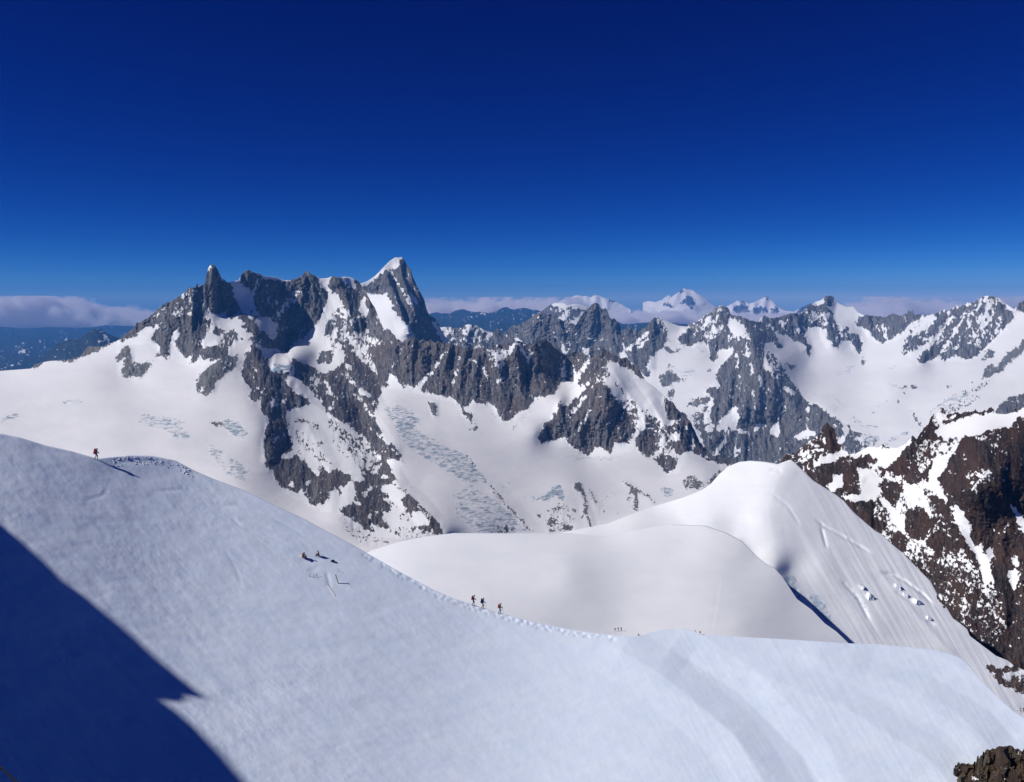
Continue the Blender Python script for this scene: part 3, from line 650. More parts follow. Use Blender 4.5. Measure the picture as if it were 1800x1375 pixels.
# --- long serrated ridge
for v, pts in [
    (.95, '672,577 678,580 685,577 697,594 708,601 716,594 728,590 740,598 784,603 800,606 822,606 845,611 860,604 885,603 909,595 928,603 950,593 966,600 986,619 1000,619 1013,614 1036,629 1041,625 1060,608 1073,617 1101,624 1118,641 1127,656 1106,650 1085,642 1076,634 1065,641 1060,647 1056,660 1041,673 1036,667 1020,680 1016,675 1009,666 1006,674 1000,673 992,666 984,671 983,678 981,686 975,694 964,695 959,698 947,699 939,701 935,710 928,718 920,722 909,723 905,734 896,738 885,739 877,730 873,718 864,714 857,709 850,709 840,707 827,705 820,713 828,724 833,729 833,743 831,749 820,737 812,727 811,716 801,705 793,697 779,698 771,695 760,691 743,693 741,685 744,673 750,661 736,676 731,683 723,681 715,673 712,684 703,676 695,663 687,657 683,665 684,680 677,683 671,679 665,668 662,655 659,644 652,613 645,600 655,592'),
    (0, '816,714 821,712 829,717 828,726 822,727 816,722'),
    (.35, '849,619 860,612 877,607 887,619 893,612 907,603 903,615 897,622 886,640 882,650 872,645 860,634'), (.55, '860,634 872,640 868,655 858,650'),
    (.45, '913,603 925,605 936,612 938,620 932,630 929,640 924,630 917,615'), (.4, '945,620 952,625 948,632 942,628'),
    (.6, '976,640 988,628 1000,632 1012,630 1036,632 1046,640 1030,652 1018,664 1004,668 990,664 978,662'),
    (.5, '640,600 652,612 658,640 650,640'), (.35, '683,600 690,596 694,604 686,610'), (.3, '640,595 660,590 668,600 655,612 645,606'), (.4, '737,600 744,598 742,606')]:
    R(v, pts)
for v, w, pts in [(.05, 4, '781,621 770,638 757,657'), (0, 4, '749,662 742,672 734,681'), (.1, 4, '797,644 801,655 798,665 796,675'), (.1, 3, '707,608 705,621 699,632 687,643'), (.1, 5, '826,631 836,636 847,647 852,656 857,666'),
                  (0, 4, '888,619 885,637 881,649'), (.03, 5, '906,606 897,620'), (.05, 3, '883,651 873,671'), (.05, 3, '889,657 881,671'), (.05, 5, '913,605 921,619 928,636'), (.05, 5, '937,617 932,627 929,638'),
                  (0, 4, '992,631 991,648 990,663'), (0, 5, '1005,645 1013,664'), (0, 5, '1035,635 1024,652 1013,669'), (.15, 3, '879,673 873,683'), (.2, 3, '805,630 808,640'), (.2, 2.5, '689,624 690,634'), (.1, 3, '1036,667 1024,682'), (.2, 3, '725,608 733,604'), (.25, 3, '880,665 888,676')]:
    S(v, w, pts)
# --- long lower spur running to the foreground
for v, pts in [
    (.95, '433,617 440,606 446,600 457,617 467,627 473,643 479,654 495,654 512,659 513,663 505,667 508,679 519,690 535,697 541,702 546,711 537,711 527,717 512,719 505,721 503,731 505,744 507,759 513,771 515,788 520,797 536,813 547,825 556,836 567,840 576,831 585,825 603,829 619,836 620,846 608,852 605,860 597,852 588,861 579,868 580,877 573,884 560,888 553,893 544,885 535,871 532,860 520,867 508,863 499,859 489,852 483,837 481,825 472,823 465,813 463,781 465,755 471,741 468,734 459,723 456,710 461,697 448,708 440,705 437,697 440,681 435,678 426,663 424,649 428,634'),
    (.35, '425,620 436,604 446,603 440,615 432,625 428,632'), (.1, '434,606 444,603 440,612 432,618'),
    (.05, '478,776 488,765 493,764 490,772 480,779'), (.2, '497,760 504,760 500,770'), (0, '493,804 505,797 514,790 521,797 514,803 503,806'), (.1, '507,853 516,846 519,850 510,858'), (.1, '536,852 543,844 546,842 547,848 540,853'), (.2, '552,850 558,845 556,853'),
    (.1, '490,710 502,700 505,702 500,712'), (.4, '477,700 492,694 490,712 476,716'), (.3, '446,650 454,645 450,656'),
    (.93, '511,626 535,640 554,647 563,657 576,655 590,647 600,640 607,628 613,612 622,622 632,630 645,642 655,650 662,660 668,672 672,690 668,700 663,725 655,728 660,735 667,755 673,769 680,779 697,782 701,789 707,799 705,812 695,809 684,805 681,807 685,819 691,828 698,849 689,846 673,820 664,801 656,790 645,770 624,760 613,745 600,742 591,737 579,729 570,721 568,716 565,706 553,691 543,681 527,669 516,662 519,646 512,635'),
    (.45, '548,654 560,660 566,672 560,690 550,684 544,668'), (.75, '520,648 535,652 545,668 535,672 520,660'),
    (.03, '629,682 640,686 653,693 644,697 636,695'), (.3, '600,690 606,695 604,708 599,700'), (.4, '605,640 618,640 622,655 610,650'),
    (.42, '507,737 530,733 545,737 550,746 530,745 515,742'),
    (.40, '573,737 590,742 600,748 612,760 645,772 668,800 672,815 655,832 642,842 625,815 600,780 585,760'),
    (.26, '512,748 530,748 560,775 580,800 585,820 570,826 548,800 530,780'), (.6, '549,745 560,743 563,755 555,758 549,752'), (.35, '556,760 566,762 572,790 562,788'),
    (.55, '516,757 526,768 540,788 546,802 536,795 520,772'), (.5, '520,785 530,795 545,818 538,816'),
    (.65, '558,822 566,818 578,828 572,840 560,838'),
    (.62, '642,826 652,830 655,842 645,838'),
    (.93, '620,844 631,849 647,838 655,834 663,829 673,815 681,818 691,828 698,849 689,847 687,853 672,852 671,857 683,875 672,876 676,883 691,885 687,897 673,903 676,915 687,928 673,932 663,939 655,935 644,932 636,925 607,908 597,901 600,894 609,888 619,885 625,866'),
    (.05, '636,865 643,863 646,870 641,875'), (.05, '646,856 654,856 655,861 648,862'), (.05, '668,838 674,834 684,836 682,842 672,842'), (.1, '647,905 655,902 654,912 648,911'), (.05, '650,922 656,921 660,926 652,930'), (.3, '622,882 630,880 637,886 630,890'), (.1, '658,899 664,898 663,906'),
    (.03, '580,865 589,863 596,873 599,892 597,904 588,900 583,880'), (.0, '608,852 621,848 625,863 617,886 606,889 600,892 600,876 605,860'), (.9, '591,858 597,853 603,862 600,873 594,868'),
    (.72, '705,876 715,869 733,879 745,891 751,900 760,911 771,917 776,929 784,938 769,941 747,942 707,946 693,939 681,933 693,932 707,939 720,932 725,921 733,927 747,921 756,924 747,907 733,900 724,897 736,917 724,915 708,896 715,893 708,884'),
    (.92, '706,876 716,870 733,880 728,890 716,888'), (.92, '752,910 762,911 771,918 776,930 784,939 770,935 758,922'), (0, '724,900 735,905 748,918 740,921 730,915'), (.95, '701,907 708,909 711,915 702,914'),
    (.1, '655,924 663,924 675,930 668,938 656,934')]:
    R(v, pts)
for v, w, pts in [(.05, 4, '573,672 581,691 585,710 580,721'), (.1, 4, '609,643 611,665 624,677'), (.05, 3, '622,692 640,710 653,730'), (.6, 2.5, '582,768 600,790 618,812'), (.7, 2.5, '592,790 610,812 622,830'), (.6, 2, '565,800 575,812 584,830'), (.5, 2, '600,770 620,792 640,815'), (.8, 3, '690,848 700,858 715,868 728,876'),
                  (.8, 2.5, '672,870 690,885 705,900 718,915 730,927'), (.6, 3, '724,855 735,868 745,882'), (.2, 3, '445,690 452,680'), (.2, 3, '440,670 447,660')]:
    S(v, w, pts)
# --- pyramid in the middle
for v, pts in [
    (.96, '947,760 955,753 956,741 959,746 972,733 976,725 981,712 985,701 991,715 996,712 1004,707 1015,696 1025,688 1033,676 1041,684 1047,680 1056,670 1065,676 1072,687 1080,700 1091,712 1097,718 1107,725 1111,739 1120,753 1115,764 1109,779 1095,781 1081,779 1075,784 1073,799 1064,789 1055,785 1047,788 1043,795 1032,801 1020,796 1015,791 1004,787 997,776 995,769 987,773 967,773 952,783 947,774'),
    (.5, '1033,676 1047,668 1056,660 1060,650 1068,645 1075,655 1066,672 1056,669 1047,680 1041,684'),
    (.45, '1058,648 1070,642 1080,665 1100,690 1125,712 1145,730 1165,745 1190,752 1215,780 1200,792 1160,800 1140,792 1122,765 1112,738 1108,724 1092,711 1080,698 1070,680'),
    (.05, '1066,640 1076,634 1086,642 1106,650 1120,657 1136,671 1153,683 1168,698 1166,705 1172,728 1160,720 1140,705 1125,690 1105,672 1088,660 1075,660'),
    (.05, '1068,655 1080,675 1098,698 1112,715 1106,712 1090,705 1078,692 1070,678'), (.05, '1118,700 1128,705 1140,722 1138,738 1128,755 1122,763 1118,752 1125,735 1122,715'),
    (.9, '1120,767 1132,756 1150,762 1157,771 1156,785 1148,802 1138,806 1129,797 1120,788 1116,778'), (.82, '1166,768 1174,753 1187,741 1201,744 1212,762 1218,778 1215,790 1210,796 1196,802 1187,796 1178,787 1173,774'),
    (.35, '1172,762 1185,758 1200,766 1192,776 1176,775'),
    (.97, '1149,805 1160,797 1170,802 1187,802 1192,813 1187,823 1181,831 1169,832 1163,823 1152,813'),
    (.96, '1168,697 1183,706 1192,720 1206,727 1215,743 1224,761 1231,776 1248,793 1254,806 1264,797 1278,800 1285,818 1273,818 1254,812 1239,808 1227,802 1218,796 1221,778 1212,759 1205,747 1193,738 1178,738 1170,726 1167,712'),
    (.95, '1085,630 1101,625 1110,637 1120,645 1136,670 1125,664 1108,650 1090,640'),
    (.6, '1197,849 1207,838 1222,836 1240,850 1227,855 1240,849 1256,842 1263,824 1282,822 1270,845 1255,855 1225,860 1200,860'), (.9, '1243,842 1258,832 1265,838 1256,850'),
    (.3, '1090,693 1100,690 1112,705 1106,712'), (.4, '1130,720 1140,722 1150,745 1140,750 1132,738'), (.6, '1135,735 1150,738 1155,752 1140,752')]:
    R(v, pts)
for v, w, pts in [(.03, 5, '1036,722 1030,735 1024,747 1011,764'), (.08, 5, '1030,696 1018,712 1009,727'), (.05, 4, '1096,725 1090,735 1084,741'), (.1, 5, '1075,737 1069,746'), (.1, 3, '1114,762 1110,775'), (.1, 4, '1160,770 1163,785 1160,795 1152,804'), (0, 3, '1000,720 1008,728'), (.1, 3, '1064,667 1070,672'), (0, 4, '1168,765 1162,780'), (.3, 2.5, '1240,795 1246,806'), (.05, 3, '1209,798 1222,808 1240,816 1262,824')]:
    S(v, w, pts)
# --- bare rock on the glaciers
for v, pts in [
    (.95, '201,635 205,627 215,613 221,609 231,612 229,621 232,627 231,634 240,637 248,637 259,635 261,631 265,645 261,650 256,658 244,664 233,662 224,665 212,661 213,653 219,643 216,637 225,624 217,630 207,635'),
    (.6, '265,632 273,634 272,639 264,637'), (.5, '270,625 281,620 282,630 274,628'),
    (.97, '344,675 350,660 359,650 379,636 397,625 408,625 419,629 417,641 412,650 401,653 393,658 385,669 377,674 377,682 371,693 366,698 355,695 344,687'),
    (.6, '392,634 404,632 412,640 400,648 390,648'), (.0, '351,683 355,681 357,688 352,689'), (.8, '411,621 417,624 416,630 410,627'),
    (.7, '360,732 369,736 380,742 387,741 396,744 394,751 377,749 367,741'), (.96, '749,707 759,709 763,706 769,717 768,735 761,733 759,721'), (.8, '818,755 824,752 836,748 842,752 838,760 832,756'),
    (.9, '1007,850 1015,850 1017,862 1009,864'), (.26, '960,914 975,900 1000,890 1012,892 1010,932 985,937 962,937'), (.9, '962,918 972,911 980,913 976,924 966,926'), (.9, '990,925 1000,921 1008,926 1006,934 992,934'), (.8, '963,928 972,930 974,937 966,937'), (.9, '1006,895 1013,891 1014,899 1008,902'), (.85, '943,906 948,902 953,906 949,912 944,911'), (.45, '957,900 990,880 1000,895 975,905'),
    (.45, '870,925 890,918 908,930 905,940 872,938'), (.3, '600,905 640,935 680,950 700,955 640,962 600,930'), (.25, '700,925 750,935 780,945 700,950')]:
    R(v, pts)
for v, w, pts in [(.95, 6, '1016,849 1024,864 1029,881 1031,903 1041,928'), (.95, 3, '1033,860 1043,875 1051,895'), (.9, 2, '1056,881 1063,905'), (.9, 4, '1029,893 1024,912'), (.9, 3, '1095,845 1110,855 1124,864'), (.92, 3.5, '1124,864 1138,872 1152,884'), (.92, 5, '1111,858 1107,870 1104,881'), (.95, 7, '1117,866 1120,880 1117,896'),
                  (.5, 6, '862,857 885,882 905,905 934,935'), (.45, 5, '820,800 845,832 866,860'), (.35, 4, '660,760 690,790 725,830'), (.5, 3, '884,858 892,850 897,846'), (.4, 3, '1068,874 1075,868'), (.4, 3, '1060,882 1066,874'), (.5, 3, '1085,838 1091,848'), (.4, 4, '560,700 540,690'),
                  (.3, 4, '894,720 900,745 905,755'), (.3, 4, '852,712 856,725 864,742'), (.3, 4, '930,722 915,740 905,752'), (.25, 3, '1060,795 1063,805'), (.3, 3, '992,790 994,805'), (.25, 3, '1115,785 1130,800 1140,808'), (.45, 5, '425,877 460,890 490,905'), (.3, 4, '0,738 25,733 40,729')]:
    S(v, w, pts)
rr = np.random.RandomState(5)
for _ in range(60):
    mid.dot(.95, rr.uniform(930, 1120), rr.uniform(868, 930), rr.uniform(.8, 2.2))
for _ in range(46):
    t = rr.uniform(); mid.dot(.9, 860 + 75 * t + rr.uniform(-5, 5), 855 + 82 * t + rr.uniform(-4, 4), rr.uniform(.8, 2.0))
# --- crevasses and hanging ice
for v, pts in [(1, '477,648 483,637 495,639 508,640 515,643 516,658 505,655 496,653 480,653'), (.5, '418,530 432,531 441,531 441,545 430,552 422,548'), (.6, '473,580 484,578 484,594 478,592'),
               (.75, '676,718 700,712 722,722 745,748 720,755 700,748 684,735'), (.7, '690,745 730,752 780,782 822,800 860,850 820,850 780,825 735,800 700,770'), (.6, '830,850 880,885 930,935 840,938 800,905 795,870'),
               (.6, '700,570 712,562 724,578 728,590 722,596 708,592'), (.4, '655,530 668,534 676,535 668,540 658,541'), (.4, '1100,662 1112,660 1126,670 1122,676 1106,672'),
               (.8, '385,742 400,735 425,748 440,765 425,772 400,760'), (.7, '360,770 400,800 440,825 430,850 395,830 370,800'), (.6, '250,725 290,732 330,740 300,760 240,745'), (.75, '0,735 30,725 40,732 10,742'), (.6, '110,704 150,702 145,709 112,712'), (.4, '380,795 405,800 408,825 385,820'),
               (.65, '290,755 320,752 340,770 310,772'), (.4, '600,900 650,935 640,945 590,925'),
               (1, '919,871 923,870 925,877 920,878'), (1, '930,870 941,875 958,872 970,858 982,851 992,860 990,884 978,872 958,882 940,880'), (.8, '1158,856 1185,859 1183,871 1168,872'), (.5, '980,800 1100,800 1080,812 1000,808'), (.5, '880,858 886,848 898,845 890,862 882,866'), (.4, '862,716 880,728 870,740 858,728'), (.35, '920,728 935,720 920,745 905,755')]:
    mid.I(v, pts)
for v, w, pts in [(.9, 2.5, '676,716 690,707 706,703 722,701'), (.8, 2, '695,704 715,697 735,700'), (.8, 2, '380,676 395,668 410,662 425,663'), (.6, 2, '250,702 258,705 272,704'), (.6, 2, '45,718 75,713 110,712'), (.7, 2, '260,730 290,735 320,733'), (.6, 2, '330,728 350,732'), (.7, 2.5, '270,735 300,750 330,760'), (.6, 2, '130,700 150,704 180,706'), (.6, 2, '683,680 700,680'), (.5, 2, '440,720 455,718'), (.7, 2, '450,870 470,872 500,875'),
                  (.8, 2, '480,880 500,884 520,893'), (.6, 2, '880,905 905,900 920,903'), (.6, 2, '885,915 905,910'), (.7, 2, '158,790 175,786 195,783 215,787'), (.5, 2, '770,730 790,735'), (.6, 2, '726,732 745,738')]:
    mid.IS(v, w, pts)
# --- spurs and gullies
for a, wl, wr, pts in [
    (16, 14, 14, '373,466 374,500 376,550'), (6, 8, 8, '364,490 361,520 362,545'), (7, 9, 9, '389,495 396,525 400,550'), (-6, 6, 6, '379,490 381,520 384,545'),
    (8, 14, 12, '290,566 288,590 292,625'), (9, 12, 12, '335,560 328,590 328,625'), (7, 10, 8, '350,575 345,600 340,635'), (-7, 6, 6, '330,580 329,600'), (7, 10, 10, '385,600 365,625'), (9, 16, 14, '221,612 222,640 225,662'), (6, 10, 8, '248,640 246,662'), (14, 24, 20, '400,628 372,655 360,690'),
    (10, 16, 20, '441,476 446,520 458,548'), (12, 14, 26, '536,478 532,510 524,550 520,600'), (8, 12, 14, '470,492 476,530 482,560'), (7, 12, 14, '560,500 552,540 540,580'), (-8, 8, 8, '522,520 525,545 523,570'), (8, 10, 10, '440,565 470,595 500,617'),
    (14, 24, 20, '589,486 603,515 614,550 622,580 632,610'), (9, 14, 10, '640,506 655,550 668,575'), (6, 10, 10, '610,550 600,580 590,605'), (6, 10, 10, '630,555 640,590'),
    
    (10, 14, 12, '680,582 690,615 695,650'), (11, 16, 12, '727,594 722,630 722,675'), (9, 12, 10, '752,604 742,640 752,655'), (10, 14, 9, '790,608 782,650 775,690'), (10, 12, 9, '822,608 812,650 806,700'), (12, 16, 12, '842,616 832,660 836,700'), (12, 18, 14, '872,625 880,670 888,730'), (11, 14, 10, '908,602 912,640 918,700'), (14, 22, 16, '950,598 956,640 962,690'), (-10, 7, 6, '925,650 931,690'), (-9, 6, 6, '794,615 795,650'), (8, 10, 8, '985,640 986,665'), (8, 10, 8, '1002,650 1004,668'), (9, 14, 10, '1058,614 1050,640 1022,675'), (8, 10, 10, '1095,630 1110,645'),
    (12, 22, 16, '448,602 460,640 470,690 460,700'), (9, 14, 10, '480,656 486,690 478,730'), (8, 10, 10, '510,664 506,690 500,720'), (8, 10, 8, '525,690 528,712'), (10, 20, 16, '488,735 480,780 476,818'), (9, 16, 12, '508,800 500,840'), (9, 14, 12, '528,812 524,855'), (10, 14, 12, '562,842 556,885'), (9, 12, 10, '590,830 578,862'),
    (16, 30, 34, '512,662 545,705 572,725 612,746 645,772 668,800 676,818'), (16, 26, 22, '574,655 588,700 612,742'), (14, 24, 26, '613,640 640,690 664,740 680,780 692,820'), (12, 30, 28, '620,844 640,880 650,925'), (14, 26, 20, '680,820 705,862 735,885 765,920'), (10, 24, 30, '600,770 625,815 645,838'), (8, 20, 20, '540,745 570,800 590,825'),
    (11, 46, 40, '1057,670 1062,710 1058,760 1052,786'), (9, 14, 12, '1030,700 1020,750 1014,785'), (9, 12, 10, '986,704 980,740 975,770'), (8, 12, 10, '1098,722 1090,750 1092,778'), (-7, 8, 8, '1043,700 1040,740 1046,780'), (10, 24, 20, '1072,640 1100,685 1130,725 1140,760'), (8, 16, 14, '1140,700 1165,740 1170,800'), (10, 16, 16, '1190,742 1195,775 1205,795'), (7, 12, 10, '1210,735 1225,775 1240,800'), (8, 12, 10, '1260,802 1256,812'),
    (6, 8, 8, '763,708 765,732'), (5, 14, 9, '1016,848 1030,890 1042,930'), (4, 12, 8, '1095,845 1125,866 1153,886'), (4, 10, 8, '1033,860 1052,896'), (-5, 12, 12, '600,850 594,905'),
    (4, 26, 20, '860,855 900,900 935,936'), (-3, 30, 30, '770,745 830,820 900,890'), (10, 16, 5, '478,642 500,646 516,650')]:
    mid.rib(a, wl, wr, pts)
mid.off(10, 1.5, '477,600 483,620 478,648 495,653 514,657 512,640 507,630 490,615')
mid.prepare(rock_amp=12.0, rock_len=28, vert=3.5, snow_amp=1.3, snow_len=60, ice_amp=3.2, fine=1.15)
mid.build([
    ('mountain', 'long serrated dark ridge of narrow rock buttresses above the white basin', 'mountain', mat_ridge, '676,582 686,576 697,592 708,601 728,592 784,604 800,606 860,590 1000,600 1060,606 1125,640 1120,656 1076,632 1056,660 1036,668 1020,682 1008,672 984,674 976,696 938,704 926,722 906,740 880,742 862,716 830,708 836,752 812,732 800,708 742,696 720,686 684,684 664,676 656,640 646,600'),
    ('mountain', 'rocky pyramid with a broad snow flank on its right, above the white basin', 'mountain', mat_ridge, '944,758 985,698 1030,672 1066,638 1078,632 1125,640 1310,780 1310,835 1270,822 1210,800 1190,835 1168,836 1148,806 1120,790 1074,802 1030,804 1000,786 950,786'),
    ('mountain', 'long lower spur of dark rock running down to the near snow', 'mountain', mat_ridge, '420,650 430,614 448,598 478,646 512,656 510,624 556,644 604,622 616,600 660,645 674,690 664,725 710,800 700,850 790,942 690,948 640,940 595,904 555,896 500,866 462,815 460,740 455,712 436,704'),
    ('mountain', 'sharp rock needle and snow-flecked ridge at the left end of the massif', 'mountain', mat_far, '196,400 420,400 420,500 418,545 440,597 418,602 402,625 374,640 335,646 300,634 262,606 205,606'),
    ('mountain', 'dark rock walls and snow couloirs between the needle and the highest peak', 'mountain', mat_far, '420,400 634,400 636,512 665,560 680,583 656,596 655,640 616,600 604,622 556,644 510,624 478,612 440,597 418,545 420,500'),
    ('glacier', 'broad white glacier basin with crevasses and rock islands', 'glacier', mat_glacier, None)],
    back=(0.3, 1.0, 2.4), back_drop=1.0, back_len=60)

peak = Sheet(P('622,500 630,499 634.7,498.5 646.7,494 660,484.7 673,471 685,459 694.7,452.5 700,453 706.7,452 710.7,457 714.7,464.7 722.7,474.7 725,485 732,501 740,516 746,528 750,544 754.7,554.7 765,560 770.7,569 776,581 782.7,592 793,600 800,608 812,613'),
             P('622,540 650,570 672,600 700,622 730,612 780,620 812,630'), 622, 812, 1.5,
             [(622,505,7560),(634,500,7500),(646,520,7500),(660,516,7420),(650,545,7350),(680,520,7350),(684,535,7200),(690,560,7080),(705,575,7020),(720,588,6960),(728,592,7000),(700,453,7750),(715,500,7450),(730,560,7150),(750,540,7500),(765,560,7600),(800,606,7600),(760,600,7300)],
             jag=1.5, jag_len=4.5, seed=23)
for v, pts in [
    (.93, '637,510 648,500 662,488 676,474 688,470 700,470 703,457 709,452 715,463 723,472 734,501 748,528 757,553 768,558 780,582 792,599 806,606 810,620 795,628 740,622 727,600 731,592 724,584 719,575 708,563 700,557 690.7,543 684,527 680,515 673,517 665,517 655,515 647,517'),
    (.2, '681,466 694,453 699,459 700,467 693,470 686,473'), (0, '724,518 728,520 736,533 733,535 716,522'), (.5, '690,462 697,458 698,463 691,467'),
    (.4, '724,548 731,553 737,567 730,570'), (.35, '706,468 711,470 708,480 704,478'),
    (0, '756,560 763,575 770,590 779,600 782,607 786,612 795,609 801,609 797,603 783,593 772,575 762,562')]:
    peak.R(v, pts)
for v, w, pts in [(.1, 6, '640,503 650,494 662,484 674,472 688,458'), (.25, 6, '684,475 697,493 713,522 722,535'), (.2, 5, '724,504 730,507 735,509'), (.3, 4, '700,530 706,545 712,560'), (.25, 3, '718,500 722,515'), (.2, 3, '742,540 748,560 756,580'), (.3, 4, '740,575 748,592'), (.3, 3, '712,480 716,492'), (.3, 3, '690,475 694,488')]:
    peak.RS(v, w, pts)
peak.I(.8, '706,564 714,562 724,576 729,590 722,594 712,584').I(.5, '655,530 668,534 676,535 668,540 658,541')
for a, wl, wr, pts in [(15, 22, 9, '676,473 685,498 698,530 712,562 722,590'), (13, 14, 8, '702,455 706,480 716,510 730,545 742,580'), (13, 12, 10, '716,466 728,500 745,545 757,580'), (-10, 6, 5, '690,490 703,525 718,570'), (-8, 5, 5, '712,458 714,482'), (-8, 5, 5, '724,500 740,535'), (8, 10, 9, '757,555 770,580 785,605')]:
    peak.rib(a, wl, wr, pts)
peak.prepare(rock_amp=8.0, rock_len=22, vert=3.2, snow_amp=1.0, snow_len=40, ice_amp=5.0)
peak.build([('mountain', 'highest grey peak with a snowy left shoulder and hanging snowfield', 'mountain', mat_far, None)], back=(0.3, 1.0, 2.4), back_drop=1.3, back_len=50)

# ------------------------------------------------------------------ back range with the cirque on the right
rang = Sheet(P('740,580 755,576 765,578 773,576 780,575 791,575 795,577 804,576.7 813,575 818.7,570.7 832,570.7 838.7,573 851,581 862.7,585 869,582.7 873,577 878.7,581 885,587 891,581 900,572 908,573 917,569 924,565 933,558.7 945,551 955,550 959,554.7 965,553 972,553 981,559 996,566.7 1005,568 1013,572 1015,566.7 1020,557 1028,548 1035,540 1041,536 1047,532 1053,534 1057,542.7 1065,542.7 1069,549 1072,560 1081,560 1089,570.7 1095,580 1101,578.7 1104,572 1108,577 1115,580 1124,581 1132,576 1144,565 1149,559 1157,558 1167,563 1180,568 1193,572.7 1209,574.5 1212,568.7 1225,566 1239,554 1252,547 1260,539 1268,536.7 1279,540 1284,551 1288,555 1300,555 1313,560.7 1332,567 1338.7,558 1344,555 1351,559 1361,559 1372,557 1379,554 1389,551 1397,550.7 1407,551 1415,543 1425,536.7 1433,531 1445,527 1451,520.7 1457,519 1465,521 1467,527 1476,534 1489,540 1500,539 1508,548.7 1519,554.7 1525,554 1537,556 1545,556.7 1555,558 1562,554.8 1569,551 1575,553 1582,554.8 1593,552 1598,544.7 1601,549 1604,544.7 1607,553 1621,553 1632,554.8 1641,551 1650,549 1661,543 1666,548 1676,541 1681,536 1684,540 1695,536 1699,530 1702,533 1710,531.7 1716,529 1725,523.7 1734,519.8 1745,521.6 1757,524 1765,531.7 1777,540 1784,544 1786,540 1791,533 1799,529.5 1810,528 1850,545'),
             P('740,650 980,680 1130,700 1180,760 1240,840 1290,850 1480,850 1640,850 1700,800 1850,780'), 740, 1850, 1.7,
             [(740,580,9800),(830,571,9800),(885,587,9800),(950,551,9600),(1047,532,9500),(1110,579,9300),(1157,558,9300),(1209,574,9300),(1266,537,9200),(1332,567,9200),(1389,551,9500),(1455,519,9900),(1519,554,9700),(1600,546,9200),(1680,538,8600),(1734,520,8200),(1784,544,8000),(1850,545,7600),
              (800,640,9300),(900,640,9100),(980,660,9000),(1050,640,9050),(1100,640,8800),(1140,665,8500),(740,650,9200),
              (1180,610,9000),(1230,620,8800),(1262,622,8800),(1200,650,8500),(1190,700,7950),(1180,760,7250),(1240,740,7450),(1250,690,7850),(1240,840,6650),(1290,612,8700),(1322,596,8400),(1310,660,7950),(1300,720,7520),(1330,745,7500),(1350,760,7400),(1300,800,7150),(1290,850,6600),(1370,640,8080),(1390,690,7750),(1420,720,7520),(1445,717,7380),(1440,790,6900),(1460,780,6700),(1480,850,5700),
              (1345,590,8900),(1375,612,8900),(1420,640,8950),(1440,690,7950),(1400,640,8650),(1470,600,9350),(1470,725,7250),(1420,580,9500),(1500,740,7000),(1520,640,8900),(1550,600,9300),(1545,580,9500),(1560,680,7500),(1600,720,6900),(1540,780,6400),(1600,780,6100),(1640,850,5200),(1640,640,7900),(1690,630,7760),(1620,638,7850),(1600,615,8200),(1720,600,7950),(1770,600,7600),(1760,650,7000),(1720,680,6700),(1800,620,7000),(1800,680,6200),(1700,760,5700),(1850,700,5800),(1850,780,5000)],
             jag=2.2, jag_len=4.2, seed=31, smooth=1e-4)
R = rang.R; S = rang.RS
